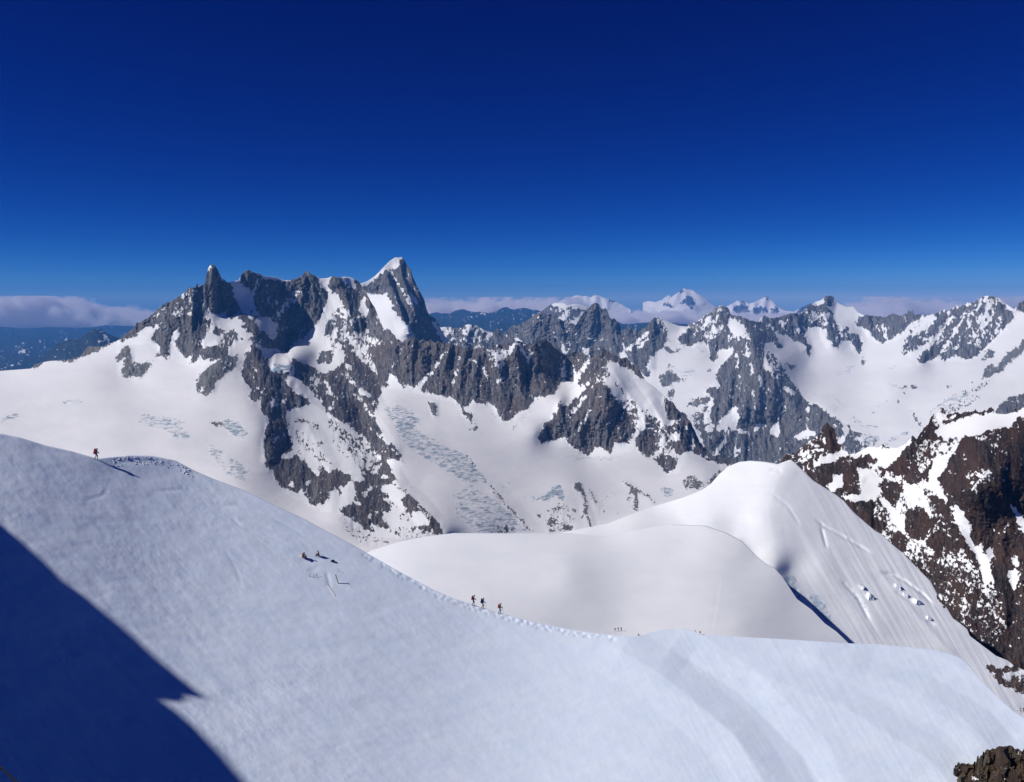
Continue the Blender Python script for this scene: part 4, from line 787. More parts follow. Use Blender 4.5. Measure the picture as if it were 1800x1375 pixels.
for v, pts in [
    (.93, '740,500 1095,500 1095,640 1000,690 740,690'),
    (.58, '755,573 815,569 838,571 862,586 858,625 800,640 770,615 755,590'), (0, '772,574 786,573 781,582 775,583'), (.95, '798,584 804,582 812,592 810,604 802,600'), (.5, '815,575 830,572 845,590 830,610 815,600'),
    (.66, '960,556 985,560 1005,568 1015,575 1020,600 1015,625 985,608 970,590 962,572'), (0, '983,606 990,607 999,622 988,620'), (.05, '1021,611 1036,611 1037,632 1029,622'), (.05, '1042,576 1051,576 1049,588 1046,584'), (.05, '1051,608 1060,611 1054,617'), (0, '1086,626 1094,614 1098,622 1092,631'), (.4, '1030,592 1040,589 1046,598 1035,602'), (.4, '1062,590 1072,594 1078,598 1068,600'), (.5, '1040,560 1055,565 1058,572 1048,572'),
    (.05, '905,590 912,596 920,604 910,602'), (.3, '945,555 955,560 957,570 948,566'),
    (.96, '1095,583 1101,576 1104,568 1108,576 1115,578 1124,580 1132,574 1149,556 1157,555 1167,570 1173,585 1175,596 1167,609 1153,617 1147,628 1139,620 1143,640 1135,641 1144,660 1137,667 1120,647 1110,639 1100,627'),
    (.55, '1150,558 1158,556 1168,572 1172,584 1160,582 1150,572'), (.86, '1167,610 1174,606 1183,618 1194,612 1199,614 1183,623 1172,620'),
    (.74, '1209,577 1212,566 1225,563 1239,551 1252,544 1262,535 1270,533 1280,538 1290,553 1300,552 1332,564 1346,572 1360,583 1377,613 1367,611 1353,601 1345,606 1324,596 1313,600 1290,618 1284,612 1264,617 1260,623 1264,630 1258,635 1250,637 1246,631 1245,609 1237,601 1225,603 1212,611 1196,605 1191,595 1205,585'),
    (.93, '1210,581 1196,590 1191,595 1196,605 1212,611 1225,603 1222,590'), (.97, '1247,612 1262,610 1256,625 1262,632 1251,637 1246,628'), (.5, '1215,570 1240,556 1252,548 1262,556 1275,575 1262,592 1245,600 1232,590'), (.9, '1300,556 1332,566 1344,580 1356,600 1340,600 1322,582 1308,572'), (.45, '1240,552 1268,537 1276,548 1262,560 1252,570'),
    (0, '1282,558 1290,561 1300,569 1313,581 1300,592 1290,590 1277,571'), (.45, '1275,590 1300,590 1312,583 1318,590 1300,606 1280,605'),
    (.95, '1324,594 1314,599 1290,618 1282,627 1265,645 1258,660 1260,670 1265,680 1245,680 1238,690 1252,697 1255,707 1247,722 1245,737 1253,742 1240,745 1226,745 1240,800 1250,845 1450,845 1480,800 1500,775 1520,790 1515,765 1500,754 1481,739 1467,735 1462,732 1454,725 1444,715 1432,712 1417,705 1406,689 1392,669 1380,653 1372,637 1359,623 1344,608'),
    (.9, '1380,637 1395,639 1402,650 1392,646 1388,652'),
    (0, '1246,676 1259,668 1266,680 1258,684'), (0, '1268,737 1278,726 1287,713 1293,717 1299,731 1296,750 1300,757 1287,757 1278,750 1270,757 1262,760 1258,752'), (0, '1237,757 1245,747 1254,746 1252,754 1243,762'), (.1, '1297,752 1312,757 1318,760 1300,764'), (0, '1320,757 1327,749 1338,745 1351,743 1349,752 1337,753 1325,761'), (0, '1353,758 1360,748 1366,741 1374,760 1366,768 1360,762 1354,768'), (0, '1394,771 1404,760 1421,755 1436,762 1428,770 1420,766 1410,772'), (.4, '1365,690 1375,679 1385,682 1402,690 1397,696 1385,690'), (0, '1376,679 1386,683 1402,690 1397,695 1384,688'),
    (.55, '1335,610 1346,612 1362,630 1372,650 1376,672 1365,668 1352,645 1345,630'), (.35, '1362,640 1372,642 1376,662 1368,660'),
    (.92, '1172,647 1178,638 1184,648'), (.93, '1161,658 1175,651 1189,657 1193,667 1206,664 1203,671 1184,672 1178,680 1161,681 1157,672'), (.95, '1239,649 1253,644 1255,650 1242,657'), (.85, '1173,690 1186,679 1186,692 1182,705 1176,698'), (.6, '1205,713 1218,701 1236,697 1250,701 1247,709 1227,715 1214,716'), (.55, '1212,726 1227,725 1239,713 1247,713 1242,732 1230,757 1222,755'), (.9, '1235,700 1250,701 1246,709 1232,708'), (.5, '1190,722 1205,726 1215,742 1204,738'),
    (.86, '1338,557 1344,553 1361,558 1379,553 1397,549 1407,553 1425,537 1446,533 1450,519 1465,519 1468,530 1461,539 1449,538 1464,550 1465,561 1473,574 1481,581 1487,571 1493,582 1507,586 1512,590 1516,606 1513,624 1505,621 1501,609 1495,603 1497,598 1485,601 1477,602 1477,611 1468,613 1464,607 1463,598 1455,598 1455,581 1444,578 1433,575 1420,577 1412,574 1413,586 1420,595 1427,611 1425,629 1417,625 1420,614 1409,601 1401,605 1396,598 1387,593 1379,586 1369,589 1361,579 1353,574 1340,569'),
    (0, '1432,535 1438,529 1447,527 1445,533 1436,537'), (.1, '1400,551 1406,549 1408,553 1403,555'), (.55, '1412,550 1440,545 1460,552 1463,566 1445,572 1420,566'), (.45, '1467,577 1480,581 1492,588 1480,594 1470,586'), (.1, '1370,556 1380,553 1378,559'),
    (.85, '1340,573 1356,578 1364,593 1376,613 1364,609 1348,598 1342,590'),
    (.95, '1504,567 1513,558 1525,553 1537,555 1550,555 1569,548 1594,549 1598,542 1604,542 1608,552 1632,552 1608,564 1591,575 1582,590 1567,592 1572,593 1567,601 1560,598 1553,606 1547,603 1545,597 1537,595 1533,585 1524,578 1508,574'),
    (.64, '1631,555 1650,547 1661,541 1676,539 1699,528 1734,518 1757,522 1777,539 1785,557 1774,569 1757,588 1747,600 1734,610 1721,624 1699,634 1690,631 1687,626 1677,626 1654,634 1653,624 1630,637 1617,641 1615,633 1618,621 1634,605 1609,617 1588,620 1586,614 1593,591 1605,565'),
    (.96, '1615,635 1630,620 1650,608 1665,590 1672,580 1676,592 1655,620 1640,635 1620,641'), (.95, '1653,632 1656,620 1675,605 1690,588 1702,605 1720,612 1735,604 1721,624 1699,634 1688,626 1675,626'), (.95, '1625,597 1640,570 1660,550 1666,545 1661,566 1645,590 1630,607'), (.9, '1695,530 1702,530 1698,550 1682,570 1676,560 1688,545'), (.9, '1775,545 1785,557 1770,570 1760,560'), (.85, '1740,575 1750,575 1748,590 1738,585'),
    (.22, '1595,587 1605,565 1641,552 1648,558 1627,578 1609,592'), (.2, '1716,558 1739,550 1742,565 1728,575'), (.8, '1588,610 1600,600 1615,605 1605,616 1590,620'),
    (.96, '1784,544 1791,530 1800,526 1815,526 1815,552 1794,550'),
    (.95, '1728,650 1741,638 1748,641 1757,640 1770,624 1765,620 1786,613 1800,594 1815,588 1815,614 1800,616 1788,629 1771,639 1762,652 1747,660 1726,668'), (0, '1744,642 1754,637 1752,643 1745,646'), (0, '1737,650 1742,647 1741,652'),
    (.88, '1731,621 1741,610 1748,617 1747,628 1735,632'), (.85, '1720,636 1730,628 1737,631 1726,637'),
    (.97, '1745,740 1749,722 1760,709 1771,700 1784,696 1815,684 1815,745'),
    (.93, '1512,634 1516,626 1521,634 1520,641 1514,640'), (.8, '1585,620 1600,616 1596,624 1586,624'),
    (.75, '1462,732 1481,739 1500,754 1515,768 1530,790 1500,812 1480,800 1465,765'), (.45, '1500,770 1520,762 1540,770 1545,790 1515,800'),
    (.35, '1640,728 1660,710 1700,698 1740,688 1700,716 1672,730'), (.3, '1690,690 1730,672 1750,665 1735,680 1700,700')]:
    R(v, pts)
for v, w, pts in [(.05, 5, '1144,583 1132,592 1118,602 1105,614'), (.1, 4, '1140,596 1122,612'), (.1, 5, '838,573 851,581 864,587 858,594'), (.2, 4, '820,572 830,582 840,592'), (.1, 4, '1180,568 1176,590 1184,610'),
                  (.05, 5, '1250,556 1242,566 1234,576'), (.1, 4, '1261,550 1260,565 1252,587'), (.15, 3, '1272,560 1268,580'), (.2, 3, '1240,590 1248,612'),
                  (.1, 4, '1294,617 1297,638 1295,650'), (.1, 3, '1305,610 1306,625'), (.1, 4, '1313,606 1315,630'), (.05, 5, '1345,616 1343,631 1349,651'), (.1, 4, '1321,640 1320,664'), (.45, 3, '1314,677 1298,698'), (.05, 4, '1337,663 1344,697 1345,721'), (.1, 3, '1324,687 1327,711 1331,725'), (.15, 2.5, '1287,683 1285,714'), (.15, 3, '1373,685 1375,714'), (.05, 3, '1384,710 1366,741'), (.05, 2.5, '1421,714 1420,756'), (.05, 5, '1278,756 1269,782 1257,801'), (.1, 3, '1292,770 1292,795'), (.15, 3, '1317,788 1326,778'), (.2, 3, '1300,660 1304,675'), (.1, 3, '1351,680 1354,690'), (.05, 5, '1480,741 1488,755 1487,766 1475,778'), (.2, 4, '1294,800 1302,788'), (.2, 3, '1350,640 1354,655'), (.15, 3, '1368,700 1362,715'),
                  (.05, 4, '1372,564 1377,581'), (.1, 3, '1384,562 1378,578'), (.05, 4, '1400,573 1405,584'), (.1, 3, '1428,545 1426,560'), (.15, 3, '1443,552 1432,562'), (.15, 3, '1458,552 1450,568'),
                  (.05, 3.5, '1553,562 1556,590 1564,603'), (.1, 3, '1543,560 1545,582'), (.15, 3, '1560,565 1562,580'), (.2, 3, '1515,560 1513,570'),
                  (.05, 4, '1702,534 1693,556 1682,578 1668,600 1653,621'), (.05, 4, '1667,551 1664,564 1657,575'), (.05, 5, '1676,556 1660,571 1644,594 1632,606 1620,616'), (.05, 6, '1734,522 1732,550 1728,575'), (.1, 4, '1742,530 1734,550'), (.1, 4, '1709,545 1703,562 1703,578'), (.1, 4, '1725,528 1718,545'), (.15, 3, '1752,530 1748,550 1740,565'), (.1, 4, '1757,525 1768,536 1778,543'), (.2, 3, '1715,580 1706,605'), (.2, 3, '1730,580 1722,600'), (.15, 3, '1760,560 1748,585'), (.1, 3, '1690,595 1680,615'), (.2, 3, '1641,590 1622,602'),
                  (.85, 4, '1602,722 1610,735 1618,748'), (.5, 3, '1654,705 1700,683'), (.5, 2.5, '1735,700 1705,722'), (.45, 3, '1700,676 1712,668'), (.4, 3, '1490,735 1512,748 1530,755'), (.4, 4, '1660,640 1664,630'), (.3, 4, '1676,640 1684,632')]:
    S(v, w, pts)
for x, y, r in [(1565,673,3),(1562,678,2.5),(1590,680,4),(1597,677,2.5),(1588,690,3),(1606,682,5),(1581,683,3),(1598,686,2),(1579,706,3.5),(1558,707,2),(1541,713,2),(1544,716,2.5),(1535,724,3),(1550,754,2),(1561,755,2),(1588,741,2),(1575,738,1.8),(1608,737,2),(1596,731,1.5),(1653,678,2),(1669,680,2.5),(1654,690,3),(1620,655,2.5),(1708,673,3),(1745,672,2.5),(1742,680,2),(1665,678,3)]:
    rang.dot(.9, x, y, r)
for v, pts in [(.55, '1553,653 1567,642 1595,640 1580,647'), (.5, '1475,652 1487,645 1502,647 1493,658 1478,662 1463,658 1467,653'), (.5, '1425,646 1445,643 1443,649 1425,649'), (.4, '1416,652 1428,652 1430,660 1418,658'), (.4, '1436,660 1448,658 1446,664'), (.4, '1508,671 1520,669 1518,675'), (.5, '1560,676 1580,672 1590,682 1575,684'), (.5, '1528,672 1533,680 1530,681'),
               (.7, '1517,762 1547,765 1550,773 1527,783 1517,778'), (.5, '1425,682 1438,690 1432,695'), (.45, '1450,705 1475,712 1478,726 1460,720'), (.5, '1490,642 1502,640 1510,648 1500,652'), (.5, '1665,700 1690,692 1705,690 1700,702 1675,708'), (.45, '1185,652 1215,646 1230,655 1225,665 1200,662'), (.4, '1200,690 1240,683 1235,690 1205,696'), (.4, '1190,595 1200,592 1196,600'), (.5, '1225,612 1240,608 1240,622 1230,620'), (.5, '1170,600 1180,594 1196,604 1190,615 1180,612'), (.4, '1350,612 1372,616 1396,622 1390,630 1365,624'), (.35, '1500,648 1530,650 1560,660 1520,662'), (.35, '1620,650 1640,645 1636,655'), (.4, '1640,740 1660,735 1655,750 1630,765 1600,780 1580,785 1610,760')]:
    rang.I(v, pts)
for v, w, pts in [(.8, 4, '1455,697 1470,704 1487,713'), (.9, 5, '1498,735 1508,742 1520,747 1542,750'), (.8, 6, '1597,760 1575,770 1555,782'), (.7, 3, '1610,765 1590,776'), (.9, 5, '1633,727 1640,719 1647,715 1660,707 1683,700 1697,695'), (.5, 2, '1463,673 1485,670'), (.6, 3, '1556,675 1572,670'), (.5, 2, '1470,640 1480,642'), (.4, 3, '1380,700 1370,720'), (.5, 2, '1205,650 1225,648'), (.5, 2, '1195,668 1228,660')]:
    rang.IS(v, w, pts)
for a, wl, wr, pts in [
    (9, 12, 10, '873,578 876,600'), (9, 12, 10, '905,573 900,605'), (12, 20, 18, '950,552 935,580 930,610'), (9, 14, 14, '1047,533 1040,570 1030,610'), (10, 16, 14, '1066,545 1075,580 1072,620'), (7, 10, 8, '1085,566 1090,600'), (8, 12, 10, '826,572 820,600 810,630'), (8, 10, 8, '980,562 990,590'), (7, 8, 8, '1104,574 1110,610 1115,640'), (11, 16, 14, '1152,560 1140,600 1140,655'),
    (12, 18, 18, '1268,538 1262,575 1258,615'), (7, 10, 10, '1250,548 1238,580 1222,605'), (8, 14, 10, '1284,552 1300,556 1340,575 1375,612'), (7, 12, 10, '1208,578 1200,600'),
    (20, 44, 34, '1322,597 1330,650 1335,700 1330,750'), (10, 14, 12, '1296,615 1285,660 1275,715'), (9, 12, 10, '1312,604 1312,660 1310,740'), (9, 12, 12, '1352,625 1362,680 1358,740'), (10, 16, 14, '1385,670 1400,720 1400,755'), (10, 16, 12, '1418,708 1435,735 1435,755'), (-9, 7, 7, '1298,650 1290,690 1285,725'), (-8, 7, 7, '1344,670 1346,720'), (8, 14, 12, '1262,675 1255,720'), (9, 16, 14, '1305,765 1310,830'), (9, 16, 14, '1255,765 1270,830'), (9, 16, 14, '1370,772 1380,830'), (9, 16, 14, '1440,775 1430,830'), (-7, 8, 8, '1330,765 1340,830'), (8, 10, 10, '1466,735 1490,775'),
    (12, 18, 16, '1457,520 1450,555 1460,590 1472,610'), (8, 12, 10, '1398,552 1405,580 1420,620'), (8, 12, 10, '1425,540 1430,572'), (9, 10, 10, '1500,588 1508,615'), (7, 10, 8, '1344,557 1356,575'), (8, 12, 10, '1520,556 1535,590'), (8, 10, 8, '1549,558 1550,600'), (8, 10, 8, '1570,555 1565,595'), (7, 9, 8, '1600,547 1590,575'), (6, 8, 8, '1346,575 1372,610'),
    (14, 24, 24, '1734,521 1720,570 1705,630'), (9, 12, 12, '1700,532 1680,580 1660,620'), (9, 12, 12, '1662,545 1642,590 1622,632'), (8, 10, 10, '1757,525 1760,560 1740,600'), (-7, 7, 7, '1702,540 1682,580 1654,622'), (-6, 7, 7, '1676,556 1640,600'), (8, 12, 12, '1780,545 1765,580'), (8, 12, 10, '1800,598 1770,635 1732,665'), (7, 12, 10, '1640,552 1610,590 1590,615'), (8, 16, 14, '1790,698 1760,725'), (5, 7, 7, '1741,612 1738,630')]:
    rang.rib(a, wl, wr, pts)
rang.prepare(rock_amp=11.0, rock_len=25, vert=3.3, snow_amp=1.3, snow_len=50, ice_amp=3.5, fine=1.15)
rang.build([
    ('mountain', 'broad rocky pyramid streaked with thin snow gullies beyond the snow dome', 'mountain', mat_far, '1324,592 1290,616 1256,650 1258,668 1236,690 1250,700 1222,745 1225,860 1460,860 1530,800 1515,765 1480,736 1446,713 1420,704 1380,650 1350,610'),
    ('mountain', 'blocky grey ridge with twin rock towers behind the serrated ridge', 'mountain', mat_far, '700,400 1157,400 1160,560 1176,596 1150,622 1146,668 1130,720 700,720'),
    ('mountain', 'snow-streaked pointed peak rising behind the gullied pyramid', 'mountain', mat_far, '1190,400 1336,400 1340,572 1378,614 1350,612 1324,594 1290,616 1260,622 1262,638 1248,640 1242,606 1212,613 1188,600 1205,575'),
    ('mountain', 'dark summit block with a white snow shoulder and rock legs reaching into the cirque', 'mountain', mat_far, '1336,400 1524,400 1520,556 1500,568 1496,580 1516,590 1516,626 1500,622 1476,614 1462,608 1456,584 1416,578 1428,612 1426,632 1410,604 1380,590 1340,574'),
    ('mountain', 'low jagged dark wall of small pinnacles at the head of the cirque', 'mountain', mat_far, '1502,540 1632,540 1634,553 1606,566 1588,590 1568,602 1540,604 1530,586 1502,576'),
    ('mountain', 'snow-striped rounded mountain above the right side of the cirque', 'mountain', mat_far, '1632,400 1783,400 1786,558 1745,604 1720,626 1700,636 1652,636 1616,644 1584,622 1592,588 1606,566'),
    ('mountain', 'dark blue rock shoulder showing above the snow cap at the right edge', 'mountain', mat_far, '1746,722 1760,708 1784,695 1860,670 1860,790 1740,790'),
    ('mountain', 'dark rock knob at the right edge of the skyline', 'mountain', mat_far, '1783,400 1860,400 1860,556 1792,551'),
    ('glacier', 'white cirque glacier with grey ice patches sweeping down on the right', 'glacier', mat_glacier, None)],
    back=(0.3, 1.0, 2.4), back_drop=1.0, back_len=50)

# ------------------------------------------------------------------ far country
snowy = Sheet(P('936,553 944,551 956,544 967,536 977,532 991,532 1000,537 1009,534.7 1020,536 1031,538.7 1045,545 1062,560'), 600, 936, 1062, 2.0,
              [(936,553,13500),(1000,537,13500),(1062,560,13500),(936,600,12000),(1000,600,12000),(1062,600,12000)], jag=1.0, jag_len=5, seed=41)
snowy.R(.78, '936,556 956,546 970,536 990,540 1030,542 1062,560 1062,600 936,600').R(0, '960,538 977,530 991,531 1000,536 996,542 984,538 970,538').R(0, '1028,547 1018,555 1010,563 1004,568 1014,572 1026,560').R(.35, '978,560 990,550 998,545 1000,556 990,566 980,570')
snowy.prepare(rock_amp=6, rock_len=16)
snowy.build([('mountain', 'small snow-capped mountain peeping out left of the twin rock towers', 'mountain', mat_far, None)], back_len=40)

hills = Sheet(P('735,556 750,553 765,549 776,551 790,552 800,546 812,543 822,546 835,549 848,548 858,551 870,548 880,543 888,540 894,541 902,545 912,542 925,541 936,545 945,545 955,550 980,558 1020,564 1060,560 1100,570 1160,566 1230,572 1330,575'), 640, 735, 1330, 3.0,
              [(735,556,27000),(890,541,27000),(1050,562,25000),(1330,575,25000),(735,600,19000),(900,600,19000),(1100,610,17000),(1330,620,16000),(735,640,15000),(1330,640,15000)], jag=1.2, jag_len=7, seed=43)
hills.R(1, '735,540 1330,540 1330,640 735,640')
for pts in ('776,549 783,548 785,552 778,553', '842,552 850,547 856,552 850,556 844,556', '862,551 868,548 872,552', '812,562 818,562 822,566 814,566', '880,556 886,549 890,556', '866,561 875,560 880,562'):
    hills.R(.35, pts)
hills.prepare(rock_amp=14, rock_len=34, vert=1.0)
hills.build([('hills', 'low blue hills beneath the cloud band left of the twin rock towers', 'hills', mat_valley, None)], back_len=60)

val = Sheet(P('-60,577 0,574 40,578 90,575 140,577 190,572 240,574 300,570 340,570'), 690, -60, 340, 3.0,
            [(-60,577,31000),(140,576,31000),(340,571,31000),(-60,620,21000),(140,620,21000),(340,620,20000),(-60,690,11500),(140,690,11500),(340,690,12000)], jag=0.8, jag_len=12, seed=47)
val.R(1, '-60,560 340,560 340,690 -60,690')
for v, pts in [(.2, '22,620 36,617 40,614 44,618 34,622'), (.35, '66,600 76,599 76,603 68,604'), (.3, '86,597 92,597 92,600'), (.3, '108,597 120,596 118,600 110,600'), (.45, '30,603 36,606 32,612 28,606'), (.35, '66,626 74,625 72,628'), (.4, '28,640 42,637 36,642'), (.35, '16,641 24,640 20,643'), (.3, '40,645 56,643 52,646'), (.4, '98,600 104,598 102,604 98,606'), (.4, '78,611 82,609 82,613'), (.5, '104,628 112,625 108,630'), (.25, '8,645 16,650 22,651 12,650')]:
    val.R(v, pts)
val.prepare(rock_amp=16, rock_len=50, vert=0.8)
val.build([('valley', 'hazy blue forested valley with small snow patches at the far left', 'valley', mat_valley, None)], back_len=80)

knoll = Sheet(P('60,650 80,622 100,606 112,600 124,597 135,598 146,592 153,585 158,581 164,578 170,580 176,578 182,582 190,587 198,590 208,594 225,604 250,622'), 680, 60, 250, 2.5,
              [(60,650,12500),(124,597,13500),(165,578,14000),(208,594,14000),(250,622,13500),(60,680,11000),(150,660,10500),(250,680,11000)], jag=1.2, jag_len=6, seed=53)
knoll.R(1, '60,560 250,560 250,690 60,690').RS(.15, 3.5, '181,587 186,594 193,602').RS(.3, 2, '172,596 174,601').R(.3, '186,590 192,588 190,593')
knoll.rib(9, 16, 14, '165,579 172,600 190,630'); knoll.rib(8, 20, 16, '126,598 120,630')
knoll.prepare(rock_amp=12, rock_len=24, vert=1.2)
knoll.build([('mountain', 'dark blue hill with one thin snow gully in front of the far left valley', 'mountain', mat_valley, None)], back_len=60)

# ground and lowlands under it all, out to the horizon
def ground():
    n = 90
    r = np.concatenate([[0.0], np.geomspace(300, 32500, n)])
    a = np.radians(np.linspace(0, 360, 73)[:-1])
    X = r[:, None] * np.sin(a); Y = r[:, None] * np.cos(a)
    Z = -1250 - 1250 * np.clip(r / 14000, 0, 1)[:, None] + 160 * fbm(X / 4000, Y / 4000, 4, 3)
    co = np.stack([X, Y, Z], -1)
    idx = np.arange(co.shape[0] * 72).reshape(co.shape[0], 72); nx = np.roll(idx, -1, 1)
    q = np.stack([idx[:-1], idx[1:], nx[1:], nx[:-1]], -1).reshape(-1, 4)
    o = mesh_obj('ground', co.reshape(-1, 3), q, mat_valley, attrs={'rock': np.full(co.shape[0] * 72, 1.0), 'ice': np.zeros(co.shape[0] * 72), 'grain': co.reshape(-1, 3) * .02})
    tag(o, 'dark forested lowland far below the peaks', 'ground', kind='structure')
ground()

# ------------------------------------------------------------------ summit rocks left of the lookout (they throw the big shadow)
def summit():
    edge = [(-60, 872), (-30, 897), (0, 921), (40, 954), (86, 995), (119, 1028), (155, 1053), (185, 1078), (216, 1103), (252, 1135), (288, 1168), (324, 1197), (366, 1230), (345, 1226), (326, 1217), (332, 1228), (317, 1236), (304, 1231), (288, 1234), (318, 1256), (346, 1280), (392, 1327), (432, 1374), (470, 1420), (520, 1480)]
    xw = -104.0
    pts = []
    for px, py in edge:
        p = near.at(px, min(py, 1419)); t = (p.x - xw) / -SUN.x
        q = p + SUN * t; pts.append((q.y, q.z))
    ys = [p[0] for p in pts]
    lowz = min(p[1] for p in pts) - 130
    outline = pts + [(pts[-1][0] - 18, pts[-1][1] - 8), (-30, pts[-1][1] - 4), (-60, pts[-1][1] - 40), (-60, lowz), (pts[0][0] + 60, lowz), (pts[0][0] + 40, pts[0][1] - 60)]
    # a wall of rock: this outline in front, bulging back and down behind
    bm = bmesh.new()
    layers = []
    for k, (dx, sh, dz) in enumerate([(0, 1.0, 0), (-6, .995, -1.5), (-16, .97, -6), (-34, .9, -16), (-60, .7, -40)]):
        cy_, cz_ = 40, lowz
        layers.append([bm.verts.new((xw + dx + (0 if k == 0 else rng.uniform(-2, 2)), cy_ + (y - cy_) * sh, cz_ + (z - cz_) * sh)) for y, z in outline])
    n = len(outline)
    for a, b in zip(layers[:-1], layers[1:]):
        for i in range(n):
            bm.faces.new((a[i], a[(i + 1) % n], b[(i + 1) % n], b[i]))
    f1 = bm.faces.new(layers[0][::-1]); f2 = bm.faces.new(layers[-1])
    bmesh.ops.recalc_face_normals(bm, faces=bm.faces)
    me = bpy.data.meshes.new('summit_rock'); bm.to_mesh(me); bm.free()
    me.materials.append(plain('summit_granite', (0.09, 0.06, 0.05), var=.5, scale=.15))
    o = bpy.data.objects.new('summit_rock', me); C.objects.link(o)
    tag(o, 'dark summit rock wall left of the lookout throwing the big blue shadow', 'rock', kind='structure')
summit()

# ------------------------------------------------------------------ small materials
m_red = plain('red_nylon', (0.42, 0.035, 0.02)); m_dkred = plain('dark_red_nylon', (0.20, 0.022, 0.03)); m_navy = plain('navy_nylon', (0.018, 0.035, 0.085))
m_black = plain('black_cloth', (0.018, 0.018, 0.022)); m_trous = plain('grey_trousers', (0.045, 0.045, 0.055)); m_blue = plain('blue_trousers', (0.05, 0.10, 0.20))
m_skin = plain('skin', (0.42, 0.24, 0.17), var=.1); m_brown = plain('brown_cloth', (0.13, 0.055, 0.035)); m_pale = plain('pale_cloth', (0.62, 0.58, 0.55)); m_violet = plain('violet_jacket', (0.14, 0.09, 0.22))
m_metal = plain('dull_metal', (0.30, 0.30, 0.31), rough=.4); m_wood = plain('weathered_wood', (0.20, 0.12, 0.06)); m_rope = plain('pale_rope', (0.60, 0.55, 0.48))
m_ice = plain('clean_snow_block', (0.82, 0.84, 0.88), var=.06, scale=.4)
m_cable = plain('black_cable', (0.006, 0.006, 0.007))

def empty(name, loc, rz=0.0):
    o = bpy.data.objects.new(name, None); C.objects.link(o); o.location = loc; o.rotation_euler = (0, 0, rz); o.empty_display_size = .3
    return o

def skin_mesh(name, verts, edges, radii, root, levels=1):
    me = bpy.data.meshes.new(name); me.from_pydata(verts, edges, [])
    o = bpy.data.objects.new(name, me); C.objects.link(o)
    o.modifiers.new('s', 'SKIN'); sub = o.modifiers.new('d', 'SUBSURF'); sub.levels = levels; sub.render_levels = levels
    for i, r in enumerate(radii):
        sv = me.skin_vertices[0].data[i]
        sv.radius = r if isinstance(r, tuple) else (r, r); sv.use_root = (i == root)
    dg = bpy.context.evaluated_depsgraph_get(); dg.update()
    out = bpy.data.meshes.new_from_object(o.evaluated_get(dg))
    bpy.data.objects.remove(o); bpy.data.meshes.remove(me)
    out.name = name
    for p in out.polygons: p.use_smooth = True
    return out

def body_mesh(pose):
    J = dict(pelvis=(0, 0, .95), spine=(.03, 0, 1.14), chest=(.09, 0, 1.36), neck=(.14, 0, 1.51), head=(.19, 0, 1.62), crown=(.20, 0, 1.73), nose=(.285, 0, 1.62))
    if pose == 'walk':
        L = dict(hipL=(.01, .10, .92), kneeL=(.17, .11, .52), ankL=(.10, .11, .09), toeL=(.27, .11, .04), hipR=(-.01, -.10, .92), kneeR=(.02, -.11, .50), ankR=(-.26, -.11, .14), toeR=(-.12, -.11, .03),
                 shL=(.10, .19, 1.42), elL=(.10, .27, 1.13), haL=(.33, .25, 1.02), shR=(.10, -.19, 1.42), elR=(.16, -.27, 1.14), haR=(.40, -.25, 1.06))
    elif pose == 'stand':
        L = dict(hipL=(0, .10, .92), kneeL=(.04, .12, .50), ankL=(.0, .13, .09), toeL=(.17, .14, .04), hipR=(0, -.10, .92), kneeR=(.03, -.12, .50), ankR=(-.02, -.13, .09), toeR=(.15, -.15, .04),
                 shL=(.08, .19, 1.42), elL=(.04, .28, 1.14), haL=(.14, .26, .92), shR=(.08, -.19, 1.42), elR=(.05, -.28, 1.14), haR=(.22, -.22, .98))
    else:
        dz = -.72
        J = {k: (x - .05, y, z + dz) for k, (x, y, z) in J.items()}
        J['pelvis'] = (-.05, 0, .20)
        L = dict(hipL=(-.02, .11, .18), kneeL=(.36, .15, .42), ankL=(.52, .15, .08), toeL=(.68, .16, .04), hipR=(-.02, -.11, .18), kneeR=(.38, -.15, .38), ankR=(.58, -.15, .07), toeR=(.72, -.16, .05),
                 shL=(.05, .19, .70), elL=(.16, .27, .46), haL=(.34, .18, .44), shR=(.05, -.19, .70), elR=(.18, -.27, .46), haR=(.36, -.16, .46))
    J.update(L)
    for s, sg in (('L', 1), ('R', -1)):        # palm, thumb and finger stubs inside the gloves
        hx, hy, hz = J['ha' + s]
        J['kn' + s] = (hx + .07, hy, hz - .03); J['th' + s] = (hx + .05, hy - sg * .05, hz + .01)
        J['f1' + s] = (hx + .13, hy - .02, hz - .06); J['f2' + s] = (hx + .135, hy + .02, hz - .07)
    names = list(J)
    E = [('pelvis', 'spine'), ('spine', 'chest'), ('chest', 'neck'), ('neck', 'head'), ('head', 'crown'), ('head', 'nose')]
    for s in 'LR':
        E += [('pelvis', 'hip' + s), ('hip' + s, 'knee' + s), ('knee' + s, 'ank' + s), ('ank' + s, 'toe' + s), ('chest', 'sh' + s), ('sh' + s, 'el' + s), ('el' + s, 'ha' + s), ('ha' + s, 'kn' + s), ('ha' + s, 'th' + s), ('kn' + s, 'f1' + s), ('kn' + s, 'f2' + s)]
    rad = dict(pelvis=.14, spine=.135, chest=.16, neck=.065, head=.10, crown=.07, nose=.018, hip=.10, knee=.070, ank=.055, toe=.048, sh=.085, el=.055, ha=.042, kn=.038, th=.016, f1=.015, f2=.014)
    r = [rad.get(n, rad.get(n[:-1], .05)) for n in names]
    me = skin_mesh('body', [J[n] for n in names], [(names.index(a), names.index(b)) for a, b in E], r, 0)
    return me, J

